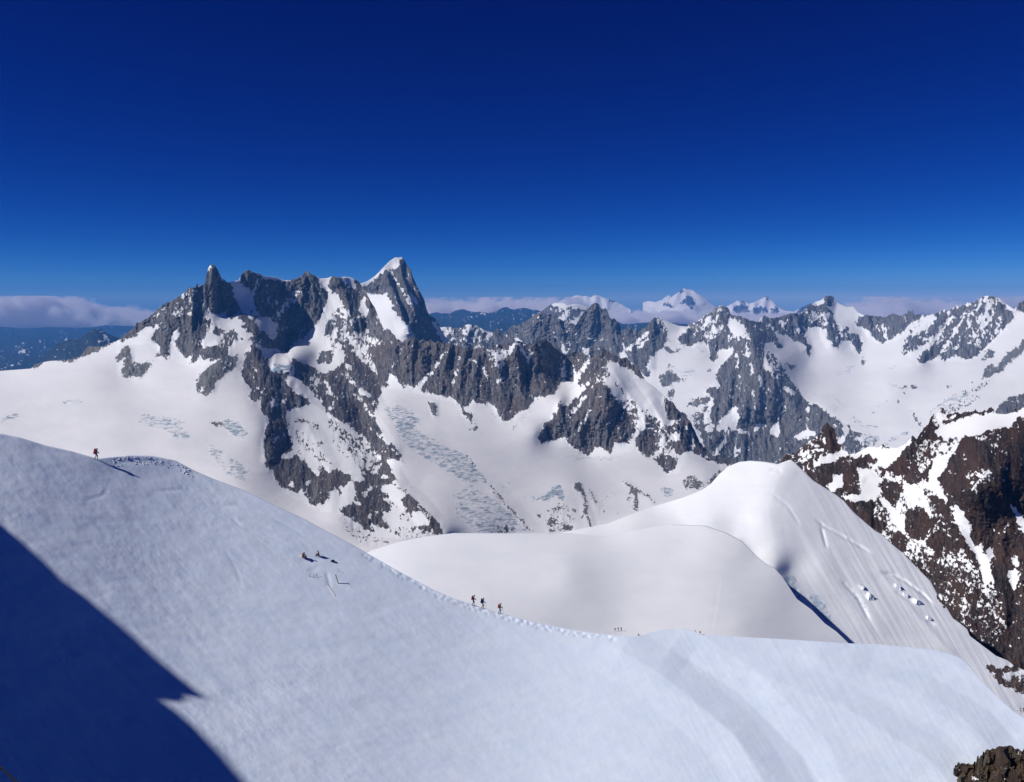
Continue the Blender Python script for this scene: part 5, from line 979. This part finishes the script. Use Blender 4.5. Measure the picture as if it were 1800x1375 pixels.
BODY = {p: body_mesh(p) for p in ('walk', 'stand', 'sit')}
def box_mesh(name, sx, sy, sz, mat, bev=.05, taper=.85):
    bm = bmesh.new(); bmesh.ops.create_cube(bm, size=1)
    for v in bm.verts:
        k = taper if v.co.z > 0 else 1
        v.co = Vector((v.co.x * sx * k, v.co.y * sy * k, v.co.z * sz))
    bmesh.ops.bevel(bm, geom=list(bm.edges), offset=bev, segments=2, affect='EDGES')
    me = bpy.data.meshes.new(name); bm.to_mesh(me); bm.free(); me.materials.append(mat)
    return me
def tube(name, pts, r, mat, sides=6):
    bm = bmesh.new(); rings = []
    pts = [Vector(p) for p in pts]
    for i, p in enumerate(pts):
        t = (pts[min(i + 1, len(pts) - 1)] - pts[max(i - 1, 0)]).normalized()
        a = t.orthogonal().normalized(); b = t.cross(a)
        rings.append([bm.verts.new(p + a * r * math.cos(k * 2 * math.pi / sides) + b * r * math.sin(k * 2 * math.pi / sides)) for k in range(sides)])
    for a, b in zip(rings[:-1], rings[1:]):
        for k in range(sides): bm.faces.new((a[k], a[(k + 1) % sides], b[(k + 1) % sides], b[k]))
    bm.faces.new(rings[0][::-1]); bm.faces.new(rings[-1])
    me = bpy.data.meshes.new(name); bm.to_mesh(me); bm.free(); me.materials.append(mat)
    return me
def part(name, me, parent, loc=(0, 0, 0)):
    o = bpy.data.objects.new(name, me); C.objects.link(o); o.parent = parent; o.location = loc
    return o

def person(loc, rz, pose, jacket, trousers, pack, label, group=None, hat=m_black, poles=False, size=1.0, pack_big=1.0):
    root = empty('person', loc, rz); root.scale = (size,) * 3
    me0, J = BODY[pose]
    me = me0.copy()
    for m in (jacket, trousers, m_skin, m_black): me.materials.append(m)
    hz = J['pelvis'][2] + .02; nz = J['neck'][2]
    for p in me.polygons:
        c = p.center
        hand = min((c - Vector(J['ha' + s])).length for s in 'LR') < .13 and c.x > J['haL'][0] - .06
        foot = min(min((c - Vector(J['ank' + s])).length, (c - Vector(J['toe' + s])).length) for s in 'LR') < .13
        leg = (c.z < hz) if pose != 'sit' else (c.x > .06 and c.z < .52 and abs(c.y) < .25 and (c.x > .3 or c.z < .33))
        p.material_index = 3 if (hand or foot) else 2 if c.z > nz + .02 else 1 if leg else 0
    part('body', me, root)
    hx, hy, h_ = J['head']
    bm = bmesh.new(); bmesh.ops.create_uvsphere(bm, u_segments=12, v_segments=8, radius=.118)
    for v in list(bm.verts):
        if v.co.z < -.02: v.co.z = -.02 + (v.co.z + .02) * .15; v.co.x -= .012
    hm = bpy.data.meshes.new('hat'); bm.to_mesh(hm); bm.free(); hm.materials.append(hat)
    part('hat', hm, root, (hx - .012, 0, h_ + .045))
    if pack:
        bp = part('backpack', box_mesh('backpack', .26 * pack_big, .34 * pack_big, .58 * pack_big, pack), root, (J['chest'][0] - .27, 0, J['chest'][2] - .10))
        bp.rotation_euler = (0, math.radians(10), 0)
        part('lid', box_mesh('lid', .24 * pack_big, .32 * pack_big, .13, pack, .04, .8), bp, (0, 0, .33 * pack_big))
        for s in (-1, 1):
            part('shoulder_strap', tube('shoulder_strap', [(-.02, s * .10, .16), (.12, s * .11, .27), (.28, s * .11, .12), (.24, s * .12, -.16)], .022, m_black, 5), bp)
    if poles:
        for s in 'LR':
            h = Vector(J['kn' + s])
            part('ski_pole', tube('ski_pole', [h + Vector((-.02, 0, .10)), h + Vector((.12, 0, -.95))], .012, m_metal, 5), root)
    return tag(root, label, 'person', group)

fall = math.radians(-20)
def on_near(x, dy=1.2): return near.at(x, near.crest_y(x) + dy)
person(on_near(169.5, 2.5), math.radians(5), 'walk', m_violet, m_trous, m_red, 'lone climber with a big red rucksack on the skyline of the left snow slope', pack_big=1.22, poles=False)
person(on_near(832.0), math.radians(0), 'walk', m_black, m_trous, m_dkred, 'climber with a dark red rucksack, last of the three on the snow crest', 'climbers descending the snow crest')
person(on_near(848.5), math.radians(10), 'walk', m_navy, m_brown, m_navy, 'climber with a tall dark blue rucksack in the middle of the three on the crest', 'climbers descending the snow crest', poles=True, pack_big=1.15)
person(on_near(878.5), math.radians(0), 'walk', m_black, m_blue, m_red, 'climber with red rucksack and blue trousers leading the three down the crest', 'climbers descending the snow crest', poles=True)
far_names = ['tiny far figure in dark clothes at the left of three on the snow mound', 'tiny far figure in dark clothes in the middle of three on the snow mound', 'tiny far figure in dark clothes at the right of three on the snow mound']
for x, y, lb, rz in ((1081, 1110.0, far_names[0], -1.2), (1086.5, 1109.2, far_names[1], 1.0), (1092, 1109.3, far_names[2], -1.7)):
    person(plat.at(x, y), rz, 'stand', m_black, m_black, m_dkred if x > 1090 else None, lb, 'tiny climbers on the far mound')
person(plat.at(1121.8, 1117.5), 0.4, 'sit', m_black, m_black, None, 'tiny dark figure sitting at the foot of the snow mound')
person(plat.at(1222.5, 1113.5), 2.6, 'stand', m_black, m_black, None, 'small dark figure half hidden at the right end of the trodden hump', size=.9)
person(plat.at(1230.5, 1116.0), 2.9, 'stand', m_brown, m_black, m_brown, 'small figure in brown beside the right end of the trodden hump', size=1.0, pack_big=1.2)
person(near.at(533.5, 982), math.radians(-15), 'sit', m_brown, m_brown, m_pale, 'brown-clad climber sitting on the left slope with a pale rucksack', hat=m_brown)
person(near.at(560.5, 979), math.radians(190), 'sit', m_brown, m_black, None, 'brown-clad climber sitting bent over, right of the one with the pale rucksack', hat=m_brown)

# ------------------------------------------------------------------ gear left on the slope
def stick(x, y, dx, dy, h, r, mat, name, label, cat, group=None):
    b = near.at(x, y); root = empty(name, b)
    part('shaft', tube('shaft', [(0, 0, -.25), (dx * h, dy * h, h)], r, mat, 6), root)
    part('tip', tube('tip', [(dx * h, dy * h, h), (dx * h * 1.04, dy * h * 1.04, h * 1.06)], r * 1.35, mat, 6), root)
    return tag(root, label, cat, group)
for x, y, w in ((543.5, 1013.5, 'leftmost'), (551.5, 1014.5, 'middle'), (556.5, 1012.5, 'rightmost')):
    stick(x, y, .15, 0, .36, .035, m_black, 'marker_stick', '%s of three short dark sticks planted in the snow below the sitting pair' % w, 'stick', 'sticks below the sitting pair')
stick(595.5, 1026, -.34, .05, 1.35, .07, m_wood, 'wooden_post', 'leaning brown wooden post beside the snow pit', 'post')
stick(594, 1004.5, .12, 0, .42, .03, m_wood, 'marker_wand', 'thin wand standing right of the snow pit', 'wand')
rp = [near.at(574.5 + 14.5 * t, 1027 + 21 * t) + Vector((0, 0, .05)) for t in np.linspace(0, 1, 9)]
tag(part('rope', tube('rope', rp, .05, m_rope, 5), None), 'pale rope lying down the slope from the snow pit', 'rope')
tag(part('dropped_bag', box_mesh('dropped_bag', .7, .5, .35, m_black, .1, .8), None, near.at(585, 987.5) + Vector((0, 0, .12))), 'small dark bag lying right of the sitting pair', 'bag')
cab = [unproject(x, y, d) for x, y, d in ((-70, 1285, 7.2), (-30, 1324, 6.4), (5, 1352, 5.8), (35, 1380, 5.3), (90, 1430, 4.6))]
tag(part('cable', tube('cable', cab, .0062, m_cable, 8), None), 'black cable crossing the bottom left corner close to the lookout', 'cable')

# snow clods along the broken lip on the left
cl = random.Random(4)
bm = bmesh.new()
for i in range(110):
    x = cl.uniform(196, 338); y = near.crest_y(x) + cl.uniform(3, 17)
    s = cl.uniform(.04, .12)
    mat_ = Matrix.Translation(near.at(x, y) + Vector((0, 0, s * .2))) @ Matrix.Rotation(cl.uniform(0, 6), 4, 'Z') @ Matrix.Diagonal((s * cl.uniform(.8, 2), s, s * .7, 1))
    bmesh.ops.create_icosphere(bm, subdivisions=1, radius=1, matrix=mat_)
me = bpy.data.meshes.new('snow_clods'); bm.to_mesh(me); bm.free(); me.materials.append(m_ice)
o = bpy.data.objects.new('snow_clods', me); C.objects.link(o)
tag(o, 'small snow clods strewn along the broken lip right of the lone climber', 'snow clods', kind='stuff')

# ------------------------------------------------------------------ ice blocks on the dome's right flank
def ice_block(x, y, wpx, hpx, label, seed):
    r = random.Random(seed)
    p = dome.at(x, y); k = dome.tps(np.array([float(x)]), np.array([float(y)]))[0] / F
    bm = bmesh.new(); bmesh.ops.create_cube(bm, size=1); bmesh.ops.subdivide_edges(bm, edges=list(bm.edges), cuts=2, use_grid_fill=True)
    for v in bm.verts:
        n = perlin(np.array([v.co.x * 2.1 + seed]), np.array([v.co.y * 2.1]), v.co.z * 2.1)[0]
        v.co = v.co * (1 + .35 * n)
        v.co.x *= wpx * k * .62; v.co.y *= wpx * k * .5; v.co.z *= hpx * k * .7
        v.co.z += v.co.x * -.25
    me = bpy.data.meshes.new('ice_block'); bm.to_mesh(me); bm.free(); me.materials.append(m_ice)
    o = bpy.data.objects.new('ice_block', me); C.objects.link(o); o.location = p + Vector((0, 0, hpx * k * .08)); o.rotation_euler = (r.uniform(-.2, .2), r.uniform(-.1, .3), r.uniform(-.6, .6))
    tag(o, label, 'ice block', "ice blocks on the dome's right flank")
ice_block(1529, 1051, 17, 16, 'square ice block with a dark shadow lying alone on the streaked slope', 1)
ice_block(1515, 1034, 12, 13, 'tilted ice slab just above the square block on the streaked slope', 2)
ice_block(1578, 1033, 14, 12, 'white ice block at the left end of the broken crevasse line', 3)
ice_block(1592, 1047, 10, 10, 'small ice block in the middle of the broken crevasse line', 4)
ice_block(1612, 1059, 19, 11, 'long white ice block at the right end of the broken crevasse line', 5)
ice_block(1633, 1088, 12, 9, 'low ice block beside the short dark crevasse near the lower cliff', 6)

# ------------------------------------------------------------------ rock outcrop in the bottom right corner
def outcrop():
    poly = P('1665,1382 1667,1361 1678,1344 1684,1340 1694,1341 1700,1344 1711,1344 1718,1329 1728,1321 1736,1317 1747,1316 1756,1313 1778,1311 1784,1316 1793,1318 1800,1316 1830,1318 1830,1440 1660,1440')
    mask = fill(poly, 1640, 1300, 210, 150)
    base = near.at(1745, 1372)
    root = empty('rock_outcrop', base)
    tag(root, 'jagged brown rock outcrop sticking out of the snow at the bottom right corner', 'rock outcrop')
    crag = Sheet(P('1655,1392 1662,1384 1666,1374 1667,1361 1672,1356 1675,1346 1678,1344 1682,1345 1684,1340 1686,1339 1688,1344 1691,1341 1695,1341 1699,1344 1702,1341 1706,1344 1711,1343 1713,1338 1716,1340 1717.5,1329 1720,1329 1721,1334 1724,1328 1727,1327 1728,1321 1731,1323 1733,1318 1736,1317 1740,1319 1745,1315 1749,1317 1752,1315 1756,1313 1766,1311.5 1778,1310.6 1782,1314 1784,1317 1789,1316 1793,1319 1797,1321 1800,1316 1806,1310 1830,1312'),
                 1432, 1655, 1830, 1.0,
                 [(1655,1392,126),(1667,1361,128),(1684,1340,128),(1718,1329,127),(1756,1313,126),(1800,1316,124),(1830,1312,123),(1660,1432,121),(1720,1380,121),(1760,1360,119),(1800,1380,117),(1760,1432,116),(1830,1432,113),(1740,1345,122.5),(1790,1345,120.5)],
                 jag=1.2, jag_len=3.2, seed=83)
    crag.rock[:] = .97
    for v, pts in [(.1, '1683,1347 1687,1349 1687,1355 1684,1354'), (.1, '1706,1362 1714,1365 1719,1372 1714,1375 1708,1368'), (.1, '1785,1324 1793,1326 1796,1331 1789,1331'), (.2, '1776,1341 1782,1343 1783,1347 1778,1346'), (.1, '1720,1336 1723,1330 1724,1336')]:
        crag.R(v, pts)
    for a_, wl, wr, pts in [(7, 9, 3, '1727,1324 1729,1345 1724,1368'), (8, 10, 4, '1738,1318 1741,1340 1735,1366'), (-8, 4, 4, '1745,1330 1742,1350 1738,1375'), (7, 8, 5, '1750,1316 1748,1334'), (9, 14, 8, '1762,1313 1764,1340 1768,1364'), (-7, 3, 4, '1780,1318 1779,1345 1776,1370'), (7, 8, 6, '1788,1318 1790,1345'), (7, 8, 5, '1680,1345 1676,1375'), (6, 6, 4, '1696,1342 1695,1370'), (7, 8, 6, '1710,1345 1706,1375'), (-6, 4, 4, '1716,1345 1716,1385'), (8, 12, 8, '1800,1330 1800,1375'), (-7, 5, 5, '1752,1365 1770,1372 1790,1385')]:
        crag.rib(a_, wl, wr, pts)
    crag.prepare(rock_amp=13, rock_len=17, vert=2.1, snow_amp=.3, slant=-.15, fine=1.2)
    mat_crag = rock_snow('weathered_crag', (0.010, 0.008, 0.009), (0.085, 0.074, 0.058), (0.095, 0.052, 0.030), (.8, .81, .84), (.85, .85, .86), ICE, grain=3.0, stretch=1.0, streak=3.6, bump=.18)
    root_ = crag.build([('crag', None, None, mat_crag, None)], back=(.3, 1., 2.), back_drop=.7, back_len=30)[0]
    del root_['kind']; root_.parent = root; root_.location = -base
    r = random.Random(12)
    shapes = []
    for k in range(6):
        bm = bmesh.new(); bmesh.ops.create_cube(bm, size=1.6)
        for _ in range(8):                     # split off flat flakes: angular slabs
            no = Vector((r.gauss(0, 1), r.gauss(0, 1), r.gauss(0, .5))).normalized()
            bmesh.ops.bisect_plane(bm, geom=bm.verts[:] + bm.edges[:] + bm.faces[:], plane_co=no * r.uniform(.38, .75), plane_no=no, clear_outer=True)
            bmesh.ops.holes_fill(bm, edges=[e for e in bm.edges if e.is_boundary])
        me = bpy.data.meshes.new('rock'); bm.to_mesh(me); bm.free()
        me.materials.append([plain('grey_green_rock', (0.075, 0.070, 0.052), var=.5, scale=3.), plain('brown_rock', (0.055, 0.038, 0.029), var=.6, scale=3.)][k % 2])
        shapes.append(me)
    for x, y, w, h, k, tilt in [(1721, 1352, 9, 34, 0, .12), (1731, 1345, 8, 36, 2, .15), (1746, 1337, 10, 26, 1, -.1), (1765, 1340, 22, 44, 3, .03), (1790, 1338, 12, 32, 5, -.05), (1700, 1358, 9, 24, 1, .1), (1679, 1360, 9, 24, 2, .2), (1754, 1366, 14, 26, 5, .2), (1806, 1345, 14, 40, 3, 0), (1690, 1374, 12, 22, 4, .1), (1778, 1376, 18, 28, 1, .1), (1712, 1382, 14, 22, 3, -.1)]:
        d = float(crag.depth(np.array([float(x)]), np.array([float(y)]))[0]) - .3; kx = d / F
        o = bpy.data.objects.new('rock', shapes[k]); C.objects.link(o); o.parent = root
        o.location = Vector(unproject(float(x), float(y), d)) - base
        o.scale = (w * kx * .7, w * kx * .6, h * kx * .66); o.rotation_euler = (r.uniform(-.15, .1), tilt, r.uniform(0, 6.28))
outcrop()

# ------------------------------------------------------------------ clouds far out and the air between
def box(name, lo, hi, mat):
    x0, y0, z0 = lo; x1, y1, z1 = hi
    cx, cy, cz = (x0 + x1) / 2, (y0 + y1) / 2, (z0 + z1) / 2
    v = [(x - cx, y - cy, z - cz) for x in (x0, x1) for y in (y0, y1) for z in (z0, z1)]
    f = [(0, 1, 3, 2), (4, 6, 7, 5), (0, 4, 5, 1), (2, 3, 7, 6), (0, 2, 6, 4), (1, 5, 7, 3)]
    o = mesh_obj(name, v, f, mat, smooth=False); o.location = (cx, cy, cz)
    return o

def cloud_mat(name, half_h, half_w, cell, dens, lo, hi, col, bottom=0.15):
    m = bpy.data.materials.new(name); m.use_nodes = True; nt = m.node_tree; nt.nodes.clear()
    out = N(nt, 'ShaderNodeOutputMaterial'); pv = N(nt, 'ShaderNodeVolumePrincipled'); nt.links.new(pv.outputs[0], out.inputs['Volume'])
    pv.inputs['Color'].default_value = (*col, 1); pv.inputs['Anisotropy'].default_value = 0.0
    tc = N(nt, 'ShaderNodeTexCoord'); mp = N(nt, 'ShaderNodeMapping'); mp.inputs['Scale'].default_value = (1 / cell, 1 / cell, 1.5 / cell)
    nt.links.new(tc.outputs['Object'], mp.inputs[0])
    n = N(nt, 'ShaderNodeTexNoise', Scale=1.0, Detail=5.0, Roughness=0.55); nt.links.new(mp.outputs[0], n.inputs['Vector'])
    n2 = N(nt, 'ShaderNodeTexNoise', Scale=.22, Detail=2.0); nt.links.new(mp.outputs[0], n2.inputs['Vector'])
    sp = N(nt, 'ShaderNodeSeparateXYZ'); nt.links.new(tc.outputs['Object'], sp.inputs[0])
    h = M(nt, 'MULTIPLY_ADD', sp.outputs[2], 0.5 / half_h, 0.5)                       # 0 floor .. 1 top
    th = M(nt, 'MULTIPLY_ADD', M(nt, 'POWER', M(nt, 'MAXIMUM', h, 0.0), 1.6), hi - lo, lo)
    v = M(nt, 'ADD', M(nt, 'MULTIPLY', n.outputs[0], .62), M(nt, 'MULTIPLY', n2.outputs[0], .38))
    ex = M(nt, 'MULTIPLY', M(nt, 'SUBTRACT', M(nt, 'DIVIDE', M(nt, 'ABSOLUTE', sp.outputs[0]), half_w), .55), 1.25, clamp=True)   # thins out towards both ends
    v = M(nt, 'SUBTRACT', v, M(nt, 'MULTIPLY', ex, .55))
    d = M(nt, 'MULTIPLY', M(nt, 'SUBTRACT', v, th), 9.0, clamp=True)
    d = M(nt, 'MULTIPLY', d, M(nt, 'MULTIPLY', M(nt, 'MULTIPLY', h, 1 / bottom, clamp=True), dens))
    nt.links.new(d, pv.inputs['Density'])
    return m

def cloud(label, pxa, pxb, pya, pyb, dist, deep, cell, lo, hi, dens=.004, col=(.97, .93, .94), bottom=.15):
    a = unproject(pxa, pyb, dist); b = unproject(pxb, pya, dist)
    z0, z1 = a[2], b[2]
    m = cloud_mat('cloud_vapour', (z1 - z0) / 2, (b[0] - a[0]) / 2, cell, dens, lo, hi, col, bottom)
    o = box('cloud', (a[0], a[1], z0), (b[0], a[1] + deep, z1), m)
    tag(o, label, 'cloud', 'clouds along the horizon')
cloud('billowing pale cloud with a lumpy top at the far left', -420, 190, 520, 582, 36000, 5000, 620, .20, .58, dens=.006)
cloud('thin grey cloud veil low on the horizon right of the billowing cloud', 60, 480, 530, 584, 42000, 3500, 800, .30, .66, dens=.002)
cloud('long lilac cloud band on the horizon right of the highest peak', 560, 1130, 522, 586, 36500, 5000, 640, .28, .58, dens=.004)
cloud('low cloud bank at the foot of the great white snow mountain', 960, 1380, 541, 600, 36500, 4500, 700, .18, .64, dens=.006)
cloud('thin low cloud under the row of small peaks', 1220, 1500, 546, 600, 36500, 4500, 700, .22, .64, dens=.006)
cloud('long pale cloud band on the horizon right of the dark summit block', 1400, 2300, 521, 590, 36500, 5000, 680, .27, .58, dens=.004)

mat_high = rock_snow('high_snow_mountain', (0.06, 0.06, 0.075), (0.14, 0.14, 0.15), (0.12, 0.11, 0.11), (0.82, 0.78, 0.79), (0.86, 0.82, 0.82), ICE, grain=4.0, stretch=1.3, bump=12.0)
combin = Sheet(P('1130,532 1140,529 1153,531 1164,527 1170,522 1175,518 1180,523 1185,519 1191,515 1197,510.5 1201,507 1208,508.5 1217,510 1228,516.7 1239,523 1247,531 1257,539 1273,545 1300,560'), 600, 1130, 1300, 1.5,
               [(1130,532,44000),(1205,508,45000),(1300,560,43000),(1130,600,40000),(1205,545,42000),(1210,600,40000),(1300,600,40000)], jag=.5, jag_len=5, seed=61)
for v, pts in [(1, '1209,518 1213,517 1218,525 1222,534 1221,544 1212,545 1208,535 1203,533 1196,536 1194,533 1201,527'), (.75, '1163,538 1172,530 1180,524 1184,526 1176,534 1188,540 1180,541'), (.8, '1196,511 1199,511 1198,520 1190,526 1187,530 1190,521'), (.6, '1210,513 1217,515 1212,517'), (.7, '1218,520 1228,523 1233,527 1224,526'), (.6, '1171,519 1178,517 1180,524 1172,524'), (.6, '1245,530 1252,536 1246,535')]:
    combin.R(v, pts)
combin.rib(8, 10, 8, '1201,508 1207,520 1224,545'); combin.rib(6, 8, 8, '1195,512 1180,540'); combin.rib(6, 14, 10, '1218,511 1240,535')
combin.prepare(rock_amp=6, rock_len=14, snow_amp=2.0, snow_len=16)
combin.build([('mountain', 'great white snow mountain standing alone above the clouds', 'mountain', mat_high, None)], back_len=30)
rosa = Sheet(P('965,545 976,533 990.7,527 1004,523 1010,520 1016,519 1025,521 1030,520 1038.7,523 1043,520 1047,519 1055,520 1060,523 1073,527 1085,531 1093,535 1110,545'), 590, 965, 1110, 1.5,
             [(965,545,47000),(1047,519,48000),(1110,545,47000),(965,590,43000),(1040,590,43000),(1110,590,43000)], jag=.8, jag_len=5, seed=67)
rosa.R(.6, '1062,530 1075,529 1085,533 1080,536 1064,535').R(.45, '1010,526 1014,524 1012,535 1006,536').R(.45, '1022,528 1026,526 1026,536 1020,537').R(.4, '1040,526 1046,530 1040,534').R(.4, '992,532 1000,530 998,538 990,538').rib(8, 8, 7, '1016,520 1012,545').rib(8, 8, 7, '1030,521 1028,545').rib(8, 8, 8, '1047,520 1047,545').rib(6, 8, 8, '1003,523 995,545').rib(6, 8, 8, '1065,525 1068,545')
rosa.prepare(rock_amp=7, rock_len=12, snow_amp=2.5, snow_len=12)
rosa.build([('mountain', 'pale pink snowy range on the skyline above the twin rock towers', 'mountain', mat_high, None)], back_len=30)
east = Sheet(P('1262,548 1275,540 1287,534 1297,528 1303,531 1308,529 1317,534 1327,531 1337,526 1343,523 1348,520 1352,524 1355,527 1361,533 1368,540 1380,546 1396,548 1410,540 1425,533 1440,540 1460,556'), 600, 1262, 1460, 1.5,
             [(1262,548,43000),(1348,520,45000),(1460,556,43000),(1262,600,40000),(1350,600,40000),(1460,600,40000)], jag=.9, jag_len=5, seed=71)
for v, pts in [(.75, '1288,536 1300,536 1312,534 1318,540 1318,556 1300,556 1290,548'), (.7, '1320,542 1335,538 1350,540 1352,556 1325,556'), (.8, '1356,540 1370,542 1372,556 1352,556'), (.6, '1304,529 1312,532 1308,540 1300,536'), (.6, '1342,524 1350,522 1356,530 1344,530'), (.8, '1400,546 1425,534 1440,542 1450,560 1400,560')]:
    east.R(v, pts)
for p in ('1303,531 1300,558', '1327,532 1322,558', '1348,521 1340,545', '1362,536 1358,558', '1290,536 1286,556'): east.rib(7, 8, 7, p)
east.prepare(rock_amp=7, rock_len=12, snow_amp=2.0, snow_len=14)
east.build([('mountain', 'row of small blue-white peaks right of the great white snow mountain', 'mountain', mat_high, None)], back_len=30)

hz = bpy.data.materials.new('thin_air'); hz.use_nodes = True
nt = hz.node_tree; nt.nodes.clear()
ho = N(nt, 'ShaderNodeOutputMaterial'); hp = N(nt, 'ShaderNodeVolumePrincipled')
hp.inputs['Color'].default_value = (0.10, 0.40, 1.0, 1); hp.inputs['Density'].default_value = 2.4e-5
nt.links.new(hp.outputs[0], ho.inputs['Volume'])
tag(box('haze', (-34000, -33500, -3900), (34000, 33500, 430), hz), 'thin blue mountain air', 'haze', kind='stuff')
